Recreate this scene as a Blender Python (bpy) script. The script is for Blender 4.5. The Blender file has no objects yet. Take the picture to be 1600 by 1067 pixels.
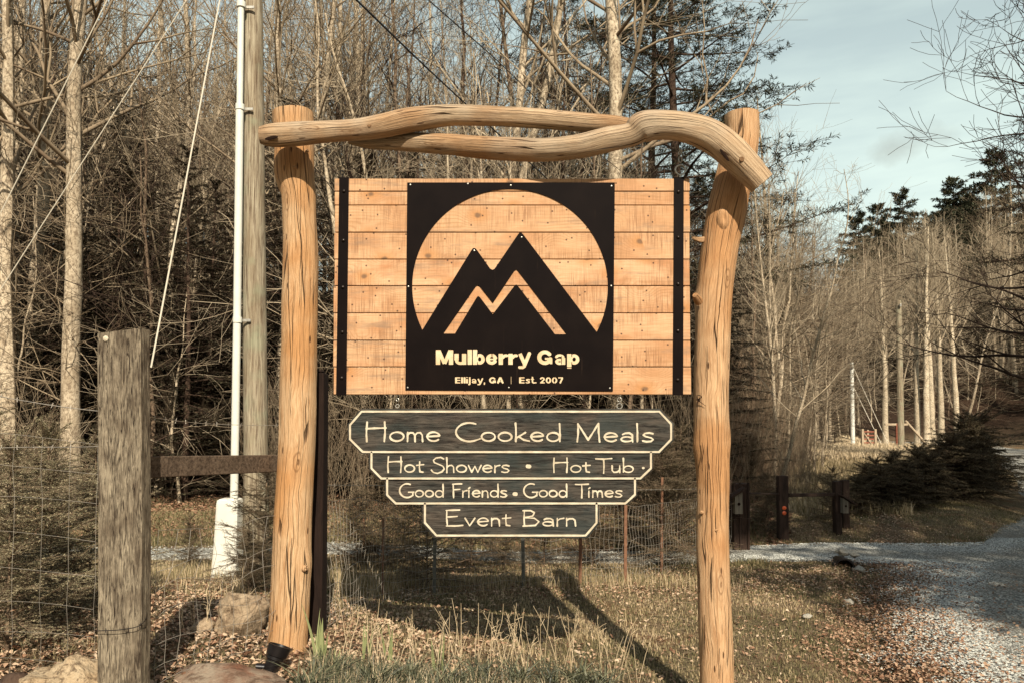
import bpy, bmesh, math, random
import numpy as np
from mathutils import Vector, noise

# ------------------------------------------------------------ camera, light
S = bpy.context.scene
CAMZ = 1.6
PITCH = math.radians(2.0)
cam_d = bpy.data.cameras.new("camera"); cam = bpy.data.objects.new("camera", cam_d)
S.collection.objects.link(cam); S.camera = cam
cam.location = (0, 0, CAMZ); cam.rotation_euler = (math.pi/2 + PITCH, 0, 0)
cam_d.lens = 27.0; cam_d.sensor_width = 36.0; cam_d.sensor_fit = 'HORIZONTAL'
cam_d.shift_y = 64.6/1600; cam_d.clip_end = 2000; cam_d.clip_start = 0.05

SUNV = Vector((0.20, -1.0, 0.84)).normalized()      # towards the sun
W = bpy.data.worlds.new("World"); S.world = W; W.use_nodes = True
nt = W.node_tree; nt.nodes.clear()
def wn(t, **k):
    n = nt.nodes.new(t)
    for a, b in k.items(): setattr(n, a, b)
    return n
sky = wn('ShaderNodeTexSky', sky_type='NISHITA', sun_disc=False)
sky.sun_elevation = math.asin(SUNV.z); sky.sun_rotation = math.atan2(SUNV.x, SUNV.y)
sky.air_density = 1.0; sky.dust_density = 1.6; sky.ozone_density = 1.0
tc = wn('ShaderNodeTexCoord')
mp = wn('ShaderNodeMapping'); mp.inputs['Scale'].default_value = (1.2, 1.2, 6.0)
nz = wn('ShaderNodeTexNoise'); nz.inputs['Scale'].default_value = 2.2; nz.inputs['Detail'].default_value = 5
nz.inputs['Roughness'].default_value = .55
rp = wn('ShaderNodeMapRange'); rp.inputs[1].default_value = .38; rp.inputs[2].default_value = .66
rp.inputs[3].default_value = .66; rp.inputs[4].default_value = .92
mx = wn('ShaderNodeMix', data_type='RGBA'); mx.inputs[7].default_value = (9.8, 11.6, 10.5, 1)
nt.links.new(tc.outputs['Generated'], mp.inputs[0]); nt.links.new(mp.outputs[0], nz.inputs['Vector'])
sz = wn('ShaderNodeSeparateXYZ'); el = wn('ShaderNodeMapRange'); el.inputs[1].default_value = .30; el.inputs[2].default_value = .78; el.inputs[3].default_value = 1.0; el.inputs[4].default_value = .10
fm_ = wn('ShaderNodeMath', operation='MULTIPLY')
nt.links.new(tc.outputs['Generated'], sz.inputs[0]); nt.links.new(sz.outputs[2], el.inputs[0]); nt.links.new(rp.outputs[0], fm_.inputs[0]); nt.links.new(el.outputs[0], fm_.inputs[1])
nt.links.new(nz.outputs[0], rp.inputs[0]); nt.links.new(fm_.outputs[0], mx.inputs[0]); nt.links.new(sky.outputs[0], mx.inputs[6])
# one small grey wisp of cloud low over the valley
wd = Vector(((1418-800)/1200, 1.0, (640-226)/1200)).normalized()
vs = wn('ShaderNodeVectorMath', operation='SUBTRACT'); vs.inputs[1].default_value = wd
mp2 = wn('ShaderNodeMapping', vector_type='POINT'); mp2.inputs['Rotation'].default_value = (0, math.radians(24), math.radians(0)); mp2.inputs['Scale'].default_value = (17, 10, 52)
n2 = wn('ShaderNodeTexNoise'); n2.inputs['Scale'].default_value = 26; n2.inputs['Detail'].default_value = 6
ln = wn('ShaderNodeVectorMath', operation='LENGTH')
ad = wn('ShaderNodeMath', operation='MULTIPLY_ADD'); ad.inputs[1].default_value = 2.6
r2 = wn('ShaderNodeMapRange'); r2.inputs[1].default_value = 2.3; r2.inputs[2].default_value = 1.3; r2.inputs[3].default_value = 0; r2.inputs[4].default_value = .5
m3 = wn('ShaderNodeMix', data_type='RGBA'); m3.inputs[7].default_value = (5.0, 5.4, 4.9, 1)
nt.links.new(tc.outputs['Generated'], vs.inputs[0]); nt.links.new(vs.outputs[0], mp2.inputs[0]); nt.links.new(mp2.outputs[0], ln.inputs[0])
nt.links.new(tc.outputs['Generated'], n2.inputs['Vector']); nt.links.new(n2.outputs[0], ad.inputs[0]); nt.links.new(ln.outputs['Value'], ad.inputs[2])
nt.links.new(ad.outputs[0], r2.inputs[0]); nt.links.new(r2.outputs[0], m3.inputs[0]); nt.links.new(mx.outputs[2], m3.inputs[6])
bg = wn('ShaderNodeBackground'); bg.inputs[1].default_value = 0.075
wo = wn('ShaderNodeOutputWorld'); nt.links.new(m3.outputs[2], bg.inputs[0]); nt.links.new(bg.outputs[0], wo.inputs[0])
sl = bpy.data.lights.new("sun", 'SUN'); sun = bpy.data.objects.new("sun", sl); S.collection.objects.link(sun)
sl.energy = 5.0; sl.angle = math.radians(.5); sl.color = (1.0, .91, .76)
sun.rotation_euler = SUNV.to_track_quat('Z', 'Y').to_euler()
S.view_settings.view_transform = 'Standard'; S.view_settings.look = 'None'
S.view_settings.exposure = 0.30; S.view_settings.gamma = 1.0; S.view_settings.use_curve_mapping = False
S.cycles.max_bounces = 5; S.cycles.diffuse_bounces = 1; S.cycles.glossy_bounces = 2; S.cycles.transparent_max_bounces = 4

# ------------------------------------------------------------ helpers
rng = np.random.default_rng(7)
random.seed(7)
cp, sp = math.cos(PITCH), math.sin(PITCH)
def P(px, py, Y):
    xc = (px-800)/1200; yc = -(py-598.1)/1200
    d = (xc, cp - yc*sp, sp + yc*cp); t = Y/d[1]
    return Vector((d[0]*t, Y, CAMZ + d[2]*t))
def ss(t):
    t = np.clip(t, 0, 1); return t*t*(3-2*t)
def g(x, y):
    x = np.asarray(x, float); y = np.asarray(y, float)
    z = -0.7 + 0.85*(1-ss((x+3.2)/6.5))*(1-0.65*ss((y-4.5)/6))
    # ditch
    ex, ey = 5.0-2.2, 11.2-5.0; L = math.hypot(ex, ey)
    s = ((x-2.2)*ey-(y-5.0)*ex)/L; al = ((x-2.2)*ex+(y-5.0)*ey)/L
    z = z - 0.17*np.exp(-((s-.12)/.28)**2)*ss((al+8)/3)*ss((7.4-al)/1.2)
    # island berm beyond the driveway
    z = z + 0.24*ss((y-13.6-0*x)/1.4)*ss((x-1)/1.5)*ss((RX(y)-3.0-x)/1.6)*ss((60-y)/25)
    r = np.maximum
    sL = (0.47*y - x)*.9
    hl = .48*r(0, np.minimum(sL-13, y-23)); hl = hl/(1+hl/90)
    hr = .40*r(0, np.minimum(y-60, 1e9))*ss((x-.40*y+6)/22)
    hr2 = .38*r(0, x-RX(y)-9)
    hf = .32*r(0, y-78)
    hr = r(hr, .52*r(0, -y-13))  # unseen hill behind the camera, added to block low skylight
    h = r(r(hl, hr), r(hf, hr2*ss((y-5)/20))); h = h/(1+h/140)
    z = z + h + .03*np.sin(x*1.3+y*.7)*np.sin(y*.9-x*.4)*ss((y-3)/3) + 0.3*np.sin(x*.21)*np.sin(y*.17)*ss((y-25)/30)
    return z
_RY = np.array([-30, -10, 3, 6.5, 9, 12, 15, 18, 22, 28, 36, 44, 50, 54.])
_RX = np.array([6, 6, 6.1, 6.5, 7.6, 9.9, 13.1, 15.2, 17.4, 20.4, 24.6, 27.8, 28.4, 27.6])
def RX(y): return np.interp(y, _RY, _RX)
def gz(x, y): return float(g(x, y))
def G(px, py):
    Y = 8.0
    for _ in range(60):
        p = P(px, py, Y); z = gz(p.x, Y)
        Yn = (CAMZ - z)/max((CAMZ - p.z)/Y, .02)
        Y += .5*(Yn-Y)
    p = P(px, py, Y); return Vector((p.x, Y, gz(p.x, Y)))
def onG(px, Y, dz=0):
    x = (px-800)/1200*Y; return Vector((x, Y, gz(x, Y)+dz))

def link(o): S.collection.objects.link(o); return o
def tag(o, label, cat, group=None):
    o['label'] = label; o['category'] = cat
    if group: o['group'] = group
    return o
def thing(name, loc, label, cat, group=None):
    o = link(bpy.data.objects.new(name, None)); o.location = loc; o.empty_display_size = .1
    return tag(o, label, cat, group)
def mesh_from(name, V, F, smooth=False, uv=None, attr=None, attrs3=None):
    """V (n,3) array, F list of lists or (m,k) array"""
    me = bpy.data.meshes.new(name)
    V = np.asarray(V, np.float32)
    if isinstance(F, np.ndarray):
        m, k = F.shape
        me.vertices.add(len(V)); me.vertices.foreach_set('co', V.ravel())
        me.loops.add(m*k); me.loops.foreach_set('vertex_index', F.astype(np.int32).ravel())
        me.polygons.add(m); me.polygons.foreach_set('loop_start', np.arange(0, m*k, k, dtype=np.int32))
        me.polygons.foreach_set('loop_total', np.full(m, k, np.int32))
    else:
        me.from_pydata([tuple(v) for v in V.tolist()], [], F)
    if attr is not None:
        a = me.attributes.new('rnd', 'FLOAT', 'POINT'); a.data.foreach_set('value', np.asarray(attr, np.float32))
    if uv is not None:
        l = me.uv_layers.new(name='UVMap'); li = np.zeros(len(me.loops), np.int32); me.loops.foreach_get('vertex_index', li)
        l.data.foreach_set('uv', np.asarray(uv, np.float32)[li].ravel())
    me.update(calc_edges=True)
    if smooth:
        me.polygons.foreach_set('use_smooth', np.ones(len(me.polygons), bool))
        if not isinstance(F, np.ndarray) and len(F) < 9000: me.set_sharp_from_angle(angle=math.radians(48))
    return me
def put(name, me, mat, parent=None, world=True):
    """link a mesh whose vertices are in world space; re-based on its thing's origin"""
    o = link(bpy.data.objects.new(name, me))
    if mat: 
        if not me.materials: me.materials.append(mat)
    if parent:
        o.parent = parent
        if world:
            off = parent.location.copy(); q = parent
            while q.parent: q = q.parent; off += q.location
            n = len(me.vertices); a = np.zeros(n*3, np.float32); me.vertices.foreach_get('co', a)
            a = a.reshape(-1, 3) - np.array(off, np.float32); me.vertices.foreach_set('co', a.ravel()); me.update()
    return o
def origin_base(o):
    """move a single-mesh thing's origin to the middle of its base"""
    me = o.data; a = np.zeros(len(me.vertices)*3, np.float32); me.vertices.foreach_get('co', a); a = a.reshape(-1, 3)
    c = np.array([(a[:, 0].min()+a[:, 0].max())/2, (a[:, 1].min()+a[:, 1].max())/2, a[:, 2].min()], np.float32)
    me.vertices.foreach_set('co', (a-c).ravel()); me.update(); o.location = c.tolist(); return o

def prisms(P0, P1, R0, R1, n=3):
    P0 = np.asarray(P0, float); P1 = np.asarray(P1, float); R0 = np.asarray(R0, float)[:, None]; R1 = np.asarray(R1, float)[:, None]
    d = P1-P0; d /= (np.linalg.norm(d, axis=1, keepdims=True)+1e-9)
    ref = np.where(np.abs(d[:, 2:3]) < .9, np.array([[0, 0, 1.]]), np.array([[1., 0, 0]]))
    u = np.cross(d, ref); u /= np.linalg.norm(u, axis=1, keepdims=True); v = np.cross(d, u)
    m = len(P0); V = np.zeros((m, 2*n, 3))
    for k in range(n):
        a = 2*math.pi*k/n; o = math.cos(a)*u+math.sin(a)*v
        V[:, k] = P0+o*R0; V[:, n+k] = P1+o*R1
    base = (np.arange(m)*2*n)[:, None]
    F = np.concatenate([base+np.array([[k, (k+1) % n, n+(k+1) % n, n+k]]) for k in range(n)], 0)
    return V.reshape(-1, 3), F
def smooth_path(pts, n):
    pts = [np.array(p, float) for p in pts]
    pts = [2*pts[0]-pts[1]] + pts + [2*pts[-1]-pts[-2]]
    out = []; m = len(pts)-3
    for i in range(n):
        t = i/(n-1)*m; k = min(int(t), m-1); t -= k
        a, b, c, d = pts[k:k+4]
        out.append(.5*((2*b)+(-a+c)*t+(2*a-5*b+4*c-d)*t*t+(-a+3*b-3*c+d)*t**3))
    return np.array(out)
def tube(path, rad, n=12, cap=True, jitter=None, flat=None):
    """path (m,3), rad (m) -> V, F(list), UV ; parallel-ish frames"""
    path = np.asarray(path, float); m = len(path); rad = np.broadcast_to(np.asarray(rad, float), (m,))
    T = np.gradient(path, axis=0); T /= np.linalg.norm(T, axis=1, keepdims=True)+1e-12
    u = np.cross(T[0], [0, 1, 0.01]); 
    if np.linalg.norm(u) < .1: u = np.cross(T[0], [1, 0, 0])
    u /= np.linalg.norm(u); V = []; UV = []; s = 0
    for i in range(m):
        u = u-T[i]*np.dot(u, T[i]); u /= np.linalg.norm(u); v = np.cross(T[i], u)
        if i: s += np.linalg.norm(path[i]-path[i-1])
        for k in range(n+1):
            a = 2*math.pi*(k % n)/n; r = rad[i]
            if jitter: r = r*(1+jitter(a, s, i/(m-1)))
            V.append(path[i]+(math.cos(a)*u+math.sin(a)*v)*r); UV.append((k/n, s))
    F = [[i*(n+1)+k, i*(n+1)+k+1, (i+1)*(n+1)+k+1, (i+1)*(n+1)+k] for i in range(m-1) for k in range(n)]
    if cap:
        for i, e in ((0, 1), (m-1, 0)):
            c = len(V); V.append(path[i]); UV.append((.5, i and s))
            for k in range(n+1): V.append(V[i*(n+1)+k]); UV.append(UV[i*(n+1)+k])
            for k in range(n):
                q = [c+1+k, c+2+k, c]; F.append(q[::-1] if e else q)
    return np.array(V), F, UV
def join_parts(parts):
    V = []; F = []; UV = []; o = 0
    for p in parts:
        v, f = p[0], p[1]
        V.append(np.asarray(v, float)); F += [[int(i)+o for i in q] for q in f]; o += len(v)
    return np.concatenate(V), F
def box(cx, cy, cz, sx, sy, sz, bev=.004, rot=0, tilt=0, jit=0):
    bm = bmesh.new(); bmesh.ops.create_cube(bm, size=1)
    for v in bm.verts:
        v.co.x *= sx; v.co.y *= sy; v.co.z *= sz
        if jit: v.co += Vector((random.uniform(-jit, jit), random.uniform(-jit, jit), random.uniform(-jit, jit)))
    if bev: bmesh.ops.bevel(bm, geom=bm.edges[:], offset=bev, segments=1, affect='EDGES')
    V = np.array([v.co[:] for v in bm.verts]); F = [[v.index for v in f.verts] for f in bm.faces]; bm.free()
    if tilt: 
        c, s = math.cos(tilt), math.sin(tilt); V = np.stack([V[:, 0]*c-V[:, 2]*s, V[:, 1], V[:, 0]*s+V[:, 2]*c], 1)
    if rot:
        c, s = math.cos(rot), math.sin(rot); V = np.stack([V[:, 0]*c-V[:, 1]*s, V[:, 0]*s+V[:, 1]*c, V[:, 2]], 1)
    return V+np.array([cx, cy, cz]), F
def lathe(prof, n=16, axis=None, at=(0, 0, 0)):
    V = []; 
    for r, z in prof:
        for k in range(n): a = 2*math.pi*k/n; V.append((r*math.cos(a), r*math.sin(a), z))
    F = [[i*n+k, i*n+(k+1) % n, (i+1)*n+(k+1) % n, (i+1)*n+k] for i in range(len(prof)-1) for k in range(n)]
    V = np.array(V)
    if axis is not None:
        q = Vector((0, 0, 1)).rotation_difference(Vector(axis)); V = np.array([(q @ Vector(v))[:] for v in V])
    return V+np.array(at), F
def copy_tree(root, loc, rz=0, sc=1, label=None, group=None):
    r = root.copy(); link(r); r.location = loc; r.rotation_euler = (0, 0, rz); r.scale = (sc, sc, sc) if not isinstance(sc, tuple) else sc
    if label: r['label'] = label
    if group: r['group'] = group
    for ch in root.children:
        c = ch.copy(); link(c); c.parent = r
        for gch in ch.children:
            d = gch.copy(); link(d); d.parent = c
    return r

# ------------------------------------------------------------ materials
class M:
    def __init__(s, name, rough=.8, spec=.3):
        s.m = bpy.data.materials.new(name); s.m.use_nodes = True; s.t = s.m.node_tree
        s.b = s.t.nodes['Principled BSDF']; s.b.inputs['Roughness'].default_value = rough
        s.b.inputs['Specular IOR Level'].default_value = spec
    def n(s, t, **k):
        n = s.t.nodes.new(t)
        for a, b in k.items():
            if a[0] == '_': n.inputs[a[1:].replace('_', ' ')].default_value = b
            else: setattr(n, a, b)
        return n
    def l(s, a, b): s.t.links.new(a, b)
    def coord(s, kind='Object', scale=(1, 1, 1), rnd=False):
        c = s.n('ShaderNodeTexCoord'); mp = s.n('ShaderNodeMapping'); mp.inputs['Scale'].default_value = scale
        src = c.outputs[kind]
        if rnd:
            oi = s.n('ShaderNodeObjectInfo'); va = s.n('ShaderNodeVectorMath', operation='MULTIPLY_ADD')
            cb = s.n('ShaderNodeCombineXYZ'); 
            for i in range(3): s.l(oi.outputs['Random'], cb.inputs[i])
            s.l(cb.outputs[0], va.inputs[0]); va.inputs[1].default_value = (37.3, 17.1, 53.7); s.l(src, va.inputs[2]); src = va.outputs[0]
        s.l(src, mp.inputs[0]); return mp.outputs[0]
    def noise(s, vec, scale, detail=3, rough=.5, dist=0, out=0):
        n = s.n('ShaderNodeTexNoise', _Scale=scale, _Detail=detail, _Roughness=rough, _Distortion=dist); s.l(vec, n.inputs['Vector']); return n.outputs[out]
    def ramp(s, fac, stops, interp='LINEAR'):
        r = s.n('ShaderNodeValToRGB'); cr = r.color_ramp; cr.interpolation = interp
        while len(cr.elements) < len(stops): cr.elements.new(.5)
        for e, (p, c) in zip(cr.elements, stops):
            e.position = p; e.color = (c, c, c, 1) if isinstance(c, (int, float)) else (*c, 1)
        s.l(fac, r.inputs[0]); return r.outputs[0]
    def mix(s, fac, a, b, mode='MIX'):
        m = s.n('ShaderNodeMix', data_type='RGBA', blend_type=mode)
        for v, i in ((fac, 0), (a, 6), (b, 7)):
            if isinstance(v, (int, float)): m.inputs[i].default_value = v
            elif isinstance(v, tuple): m.inputs[i].default_value = (*v, 1)
            else: s.l(v, m.inputs[i])
        return m.outputs[2]
    def math(s, op, a, b=None, c=None):
        m = s.n('ShaderNodeMath', operation=op)
        for v, i in ((a, 0), (b, 1), (c, 2)):
            if v is None: continue
            if isinstance(v, (int, float)): m.inputs[i].default_value = v
            else: s.l(v, m.inputs[i])
        return m.outputs[0]
    def color(s, c):
        if isinstance(c, tuple): s.b.inputs['Base Color'].default_value = (*c, 1)
        else: s.l(c, s.b.inputs['Base Color'])
        return s
    def bump(s, h, strength=.4, dist=.01):
        b = s.n('ShaderNodeBump', _Strength=strength, _Distance=dist); s.l(h, b.inputs['Height']); s.l(b.outputs[0], s.b.inputs['Normal']); return s

def mat_log(name, light, gold, dark, crack=.5, seed=0., grey=0., hcr=.12):
    m = M(name, .78, .15); t = m.n('ShaderNodeTexCoord'); 
    mp = m.n('ShaderNodeMapping'); mp.inputs['Location'].default_value = (seed, seed, 0); mp.inputs['Scale'].default_value = (5, 1, 1)
    ob = m.coord('Object', (1, 1, 1), True)
    m.l(t.outputs['UV'], mp.inputs[0])
    def st(scx, scy):
        k = m.n('ShaderNodeMapping'); k.inputs['Scale'].default_value = (scx, scy, 1); m.l(mp.outputs[0], k.inputs[0]); return k.outputs[0]
    wob = m.noise(st(.6, 1.2), 2.0, 2)
    # stretched grain
    def fuse(vec, amt=.35):
        v = m.n('ShaderNodeVectorMath', operation='MULTIPLY_ADD'); cb = m.n('ShaderNodeCombineXYZ'); m.l(wob, cb.inputs[0])
        m.l(cb.outputs[0], v.inputs[0]); v.inputs[1].default_value = (amt, 0, 0); m.l(vec, v.inputs[2]); return v.outputs[0]
    grain = m.noise(fuse(st(8, 1.6), 5), 2.2, 7, .7, .7)
    fine = m.noise(fuse(st(24, 3.4), 8), 2.5, 5, .7, .6)
    big = m.noise(ob, 1.7, 3)
    base = m.mix(m.ramp(big, [(.44, 0.), (.60, 1.)]), light, gold)
    base = m.mix(m.ramp(grain, [(.45, 0.), (.62, .75)]), base, dark)
    base = m.mix(m.ramp(fine, [(.36, .5), (.56, 0.)]), base, tuple(.45*c for c in gold))
    if grey: base = m.mix(m.ramp(m.noise(ob, 3.3, 4), [(.4, 0.), (.65, grey)]), base, (.46, .38, .28))
    cr = m.n('ShaderNodeTexVoronoi', voronoi_dimensions='2D', feature='DISTANCE_TO_EDGE', _Scale=1.0); m.l(fuse(st(4.2, .55), 1.6), cr.inputs['Vector'])
    crm = m.ramp(cr.outputs['Distance'], [(.0, 1.), (.016, .7), (.032, 0.)])
    gate = m.ramp(m.noise(st(1.3, 1.0), 1.6, 2), [(.42, 0.), (.5, 1.)])
    cm = m.math('MULTIPLY', crm, gate)
    base = m.mix(m.math('MULTIPLY', cm, crack), base, (.05, .022, .01))
    # small dark nicks and a few knots
    nk = m.n('ShaderNodeTexVoronoi', voronoi_dimensions='2D', _Scale=1.0, _Randomness=1.0); m.l(st(1.7, 2.6), nk.inputs['Vector'])
    sc_ = m.n('ShaderNodeSeparateColor'); m.l(nk.outputs['Color'], sc_.inputs[0])
    nm = m.math('MULTIPLY', m.ramp(nk.outputs['Distance'], [(.04, .9), (.075, 0.)]), m.ramp(sc_.outputs[0], [(.55, 0.), (.58, 1.)]))
    base = m.mix(nm, base, (.09, .04, .018))
    kn = m.n('ShaderNodeTexVoronoi', voronoi_dimensions='2D', _Scale=1.0); m.l(fuse(st(.45, .95), .2), kn.inputs['Vector'])
    rings = m.math('SINE', m.math('MULTIPLY', kn.outputs['Distance'], 130.0))
    rm = m.math('MULTIPLY', m.ramp(kn.outputs['Distance'], [(.04, 1.), (.12, 0.)]), m.ramp(rings, [(0., .1), (1., .75)]))
    base = m.mix(rm, base, (.16, .075, .03))
    m.color(base)
    h = m.math('ADD', m.math('MULTIPLY', grain, .5), m.math('MULTIPLY', fine, .25)); h = m.math('SUBTRACT', h, m.math('MULTIPLY', cm, 1.4)); h = m.math('SUBTRACT', h, m.math('MULTIPLY', nm, .6))
    m.bump(h, 1., .012); return m.m
LOG_L = mat_log('peeled_log_wood', (.73, .485, .27), (.62, .32, .13), (.42, .20, .08), .8, 0.)
LOG_R = mat_log('peeled_log_wood_cracked', (.73, .47, .26), (.61, .32, .14), (.38, .18, .075), 1., 5.3)
BEAM_M = mat_log('weathered_beam_wood', (.62, .45, .28), (.50, .30, .155), (.27, .145, .07), .9, 9.1, .5)

def mat_plank():
    m = M('sign_plank_wood', .7, .25)
    v = m.coord('Object', (1, 1, 1), True)
    def st(a, b, vec=v):
        k = m.n('ShaderNodeMapping'); k.inputs['Scale'].default_value = (a, 1, b); m.l(vec, k.inputs[0]); return k.outputs[0]
    def xz(a_, b_):
        s_ = m.n('ShaderNodeSeparateXYZ'); m.l(v, s_.inputs[0]); cb_ = m.n('ShaderNodeCombineXYZ'); m.l(m.math('MULTIPLY', s_.outputs[0], a_), cb_.inputs[0]); m.l(m.math('MULTIPLY', s_.outputs[2], b_), cb_.inputs[1]); return cb_.outputs[0]
    kn = m.n('ShaderNodeTexVoronoi', voronoi_dimensions='2D', _Scale=2.4, _Randomness=1.); m.l(xz(1, 1.35), kn.inputs['Vector'])
    kd = kn.outputs['Distance']
    # grain lines bend round the knots
    push = m.ramp(kd, [(0., 1.), (.38, 0.)], 'EASE')
    sep = m.n('ShaderNodeSeparateXYZ'); m.l(v, sep.inputs[0])
    wob = m.noise(st(.8, 3), 2.0, 3)
    zz = m.math('ADD', m.math('ADD', sep.outputs[2], m.math('MULTIPLY', wob, .09)), m.math('MULTIPLY', push, .09))
    ring = m.math('SINE', m.math('MULTIPLY', zz, 260.0))
    fib = m.noise(st(3, 60), 3.0, 4, .6)
    big = m.noise(st(1.6, 3.5), 1.6, 4, .6); big2 = m.noise(st(.9, 5), 3.1, 4, .65)
    oi = m.n('ShaderNodeObjectInfo')
    base = m.mix(m.ramp(big, [(.42, 0.), (.60, 1.)]), (.71, .435, .245), (.53, .25, .115))
    base = m.mix(m.math('MULTIPLY', oi.outputs['Random'], .6), base, (.60, .35, .18))
    base = m.mix(m.math('MULTIPLY', m.ramp(ring, [(.1, 0.), (1., 1.)]), m.ramp(m.noise(st(1, 3), 1.9, 2), [(.4, .06), (.65, .5)])), base, (.38, .19, .075))
    base = m.mix(m.ramp(fib, [(.35, .35), (.6, 0.)]), base, (.40, .22, .09))
    # saw marks: fine vertical streaks, in patches
    saw = m.noise(st(75, 2.2), 2.0, 3, .7)
    base = m.mix(m.math('MULTIPLY', m.ramp(saw, [(.45, 0.), (.62, 1.)]), m.ramp(m.noise(st(1.2, 2), 2.4, 3), [(.42, .12), (.60, .85)])), base, (.30, .15, .07))
    # weather stains
    base = m.mix(m.ramp(big2, [(.54, 0.), (.70, .6)]), base, (.24, .165, .11))
    kp = kn
    sel = m.n('ShaderNodeSeparateColor'); m.l(kp.outputs['Color'], sel.inputs[0])
    on = m.ramp(sel.outputs[0], [(.38, 0.), (.41, 1.)], 'LINEAR')
    kdn = m.math('ADD', kd, m.math('MULTIPLY', m.noise(v, 30, 3), .05))
    kc = m.math('MULTIPLY', m.math('MULTIPLY', m.ramp(kdn, [(.055, 1.), (.095, .0)]), on), .75)
    base = m.mix(m.math('MULTIPLY', m.math('MULTIPLY', m.ramp(kdn, [(.06, 1.), (.26, 0.)]), on), .75), base, (.50, .22, .07))
    base = m.mix(kc, base, (.13, .085, .055))
    nl = m.n('ShaderNodeTexVoronoi', voronoi_dimensions='2D', _Scale=8., _Randomness=1.); m.l(xz(1, 1), nl.inputs['Vector'])
    base = m.mix(m.ramp(nl.outputs['Distance'], [(.035, .9), (.06, 0.)]), base, (.07, .035, .02))
    m.color(base)
    h = m.math('ADD', m.math('MULTIPLY', fib, .5), m.math('MULTIPLY', saw, .4))
    m.bump(h, .35, .004); return m.m
PLANK = mat_plank()

def mat_weather(name, a, b, c, sx=18, sz=1.2, dark=.7, axis='z', bstr=.8, green=None, dis=.5):
    m = M(name, .85, .15); v = m.coord('Object', (1, 1, 1), True)
    def st(k1, k2):
        k = m.n('ShaderNodeMapping'); k.inputs['Scale'].default_value = (k1, k1, k2) if axis == 'z' else (k2, k1, k1); m.l(v, k.inputs[0]); return k.outputs[0]
    n1 = m.noise(st(sx, sz), 2.5, 8, .74, dis); n2 = m.noise(st(sx*.25, sz*1.2), 2, 4, .6); n3 = m.noise(v, 4, 4)
    base = m.mix(m.ramp(n2, [(.35, 0.), (.65, 1.)]), a, b)
    base = m.mix(m.ramp(n1, [(.38, dark), (.56, 0.)]), base, c)
    if green: base = m.mix(m.ramp(n3, [(.5, 0.), (.7, .6)]), base, green)
    m.color(base); m.bump(m.math('ADD', n1, m.math('MULTIPLY', n2, .5)), bstr, .012); return m.m
FENCE_OLD = mat_weather('weathered_timber', (.42, .345, .24), (.17, .13, .088), (.02, .012, .008), 34, 3.0, 1., dis=1.6)
DARKWOOD = mat_weather('near_black_post_wood', (.020, .011, .008), (.03, .017, .012), (.008, .005, .004), 14, 1.2, .6)  # nearly black brown wood over the whole post
RAIL_M = mat_weather('weathered_rail', (.20, .14, .095), (.13, .09, .06), (.035, .022, .015), 20, 1.2, .8, 'x')
POLE_M = mat_weather('utility_pole_wood', (.47, .40, .28), (.32, .25, .16), (.10, .06, .035), 26, .9, .9, green=(.30, .31, .20))
GATE_M = mat_weather('old_gate_post_wood', (.075, .045, .032), (.05, .032, .024), (.015, .01, .008), 14, 1.2, .7)
BARNBOX = mat_weather('grey_box_wood', (.28, .25, .19), (.2, .17, .13), (.07, .05, .04), 20, 1.2, .6)
SIGNB = mat_weather('painted_sign_board', (.048, .052, .045), (.115, .092, .072), (.010, .007, .006), 20, 1.6, .9, 'x', .9, green=(.05, .062, .058), dis=1.2)
def mat_plain(name, c, rough=.6, spec=.3, var=.25, sc=8, metal=0, c2=None, bump=.2):
    m = M(name, rough, spec); v = m.coord('Object', (1, 1, 1), True); n = m.noise(v, sc, 5, .65)
    m.color(m.mix(m.ramp(n, [(.35, 0.), (.65, 1.)]), c, c2 or tuple(max(0, x*(1-var)) for x in c))); m.b.inputs['Metallic'].default_value = metal
    if bump: m.bump(m.noise(v, sc*6, 3), bump, .004)
    return m.m
CREAM = mat_plain('cream_paint', (.72, .63, .47), .7, .2, .16, 14, c2=(.52, .43, .30))
def mat_black():
    m = M('black_steel', .62, .08); v = m.coord('Object'); 
    k = m.n('ShaderNodeMapping'); k.inputs['Scale'].default_value = (30, 1, 1.2); m.l(v, k.inputs[0])
    s = m.noise(k.outputs[0], 1.6, 4, .7); n = m.noise(v, 5, 5)
    c = m.mix(m.ramp(n, [(.4, 0.), (.7, 1.)]), (.004, .0016, .0012), (.007, .0035, .0025))
    m.color(m.mix(m.ramp(s, [(.64, 0.), (.74, .35)]), c, (.06, .035, .022))); m.bump(m.noise(v, 40, 3), .08, .002); return m.m
BLACK = mat_black()
BLACKP = mat_plain('black_plastic', (.010, .008, .008), .32, .5, .2, 20, bump=.05)
STEEL = mat_plain('galvanised_steel', (.62, .58, .50), .4, .5, .3, 30, .6)
BOLT = mat_plain('dark_bolt', (.035, .025, .02), .35, .5, .3, 30, .6)
WIRE = mat_plain('fence_wire', (.50, .44, .36), .5, .4, .4, 3, .4)
GUY = mat_plain('pale_guy_wire', (.70, .62, .48), .5, .4, .1, 3)
CABLE = mat_plain('black_cable', (.012, .010, .009), .6, .3, .1, 3)
RUST = mat_plain('rusty_post', (.26, .13, .075), .8, .2, .4, 18)
GREYPOST = mat_plain('grey_green_post', (.22, .21, .17), .7, .2, .4, 18)
PVC = mat_plain('white_conduit', (.80, .77, .66), .45, .35, .10, 6)
ORANGE = mat_plain('orange_reflector', (.75, .12, .03), .3, .5, .1, 8)
REDWOOD = mat_plain('red_painted_wood', (.38, .13, .08), .8, .2, .3, 8)
PALEWOOD = mat_plain('pale_timber', (.55, .42, .28), .8, .2, .3, 8)
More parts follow.
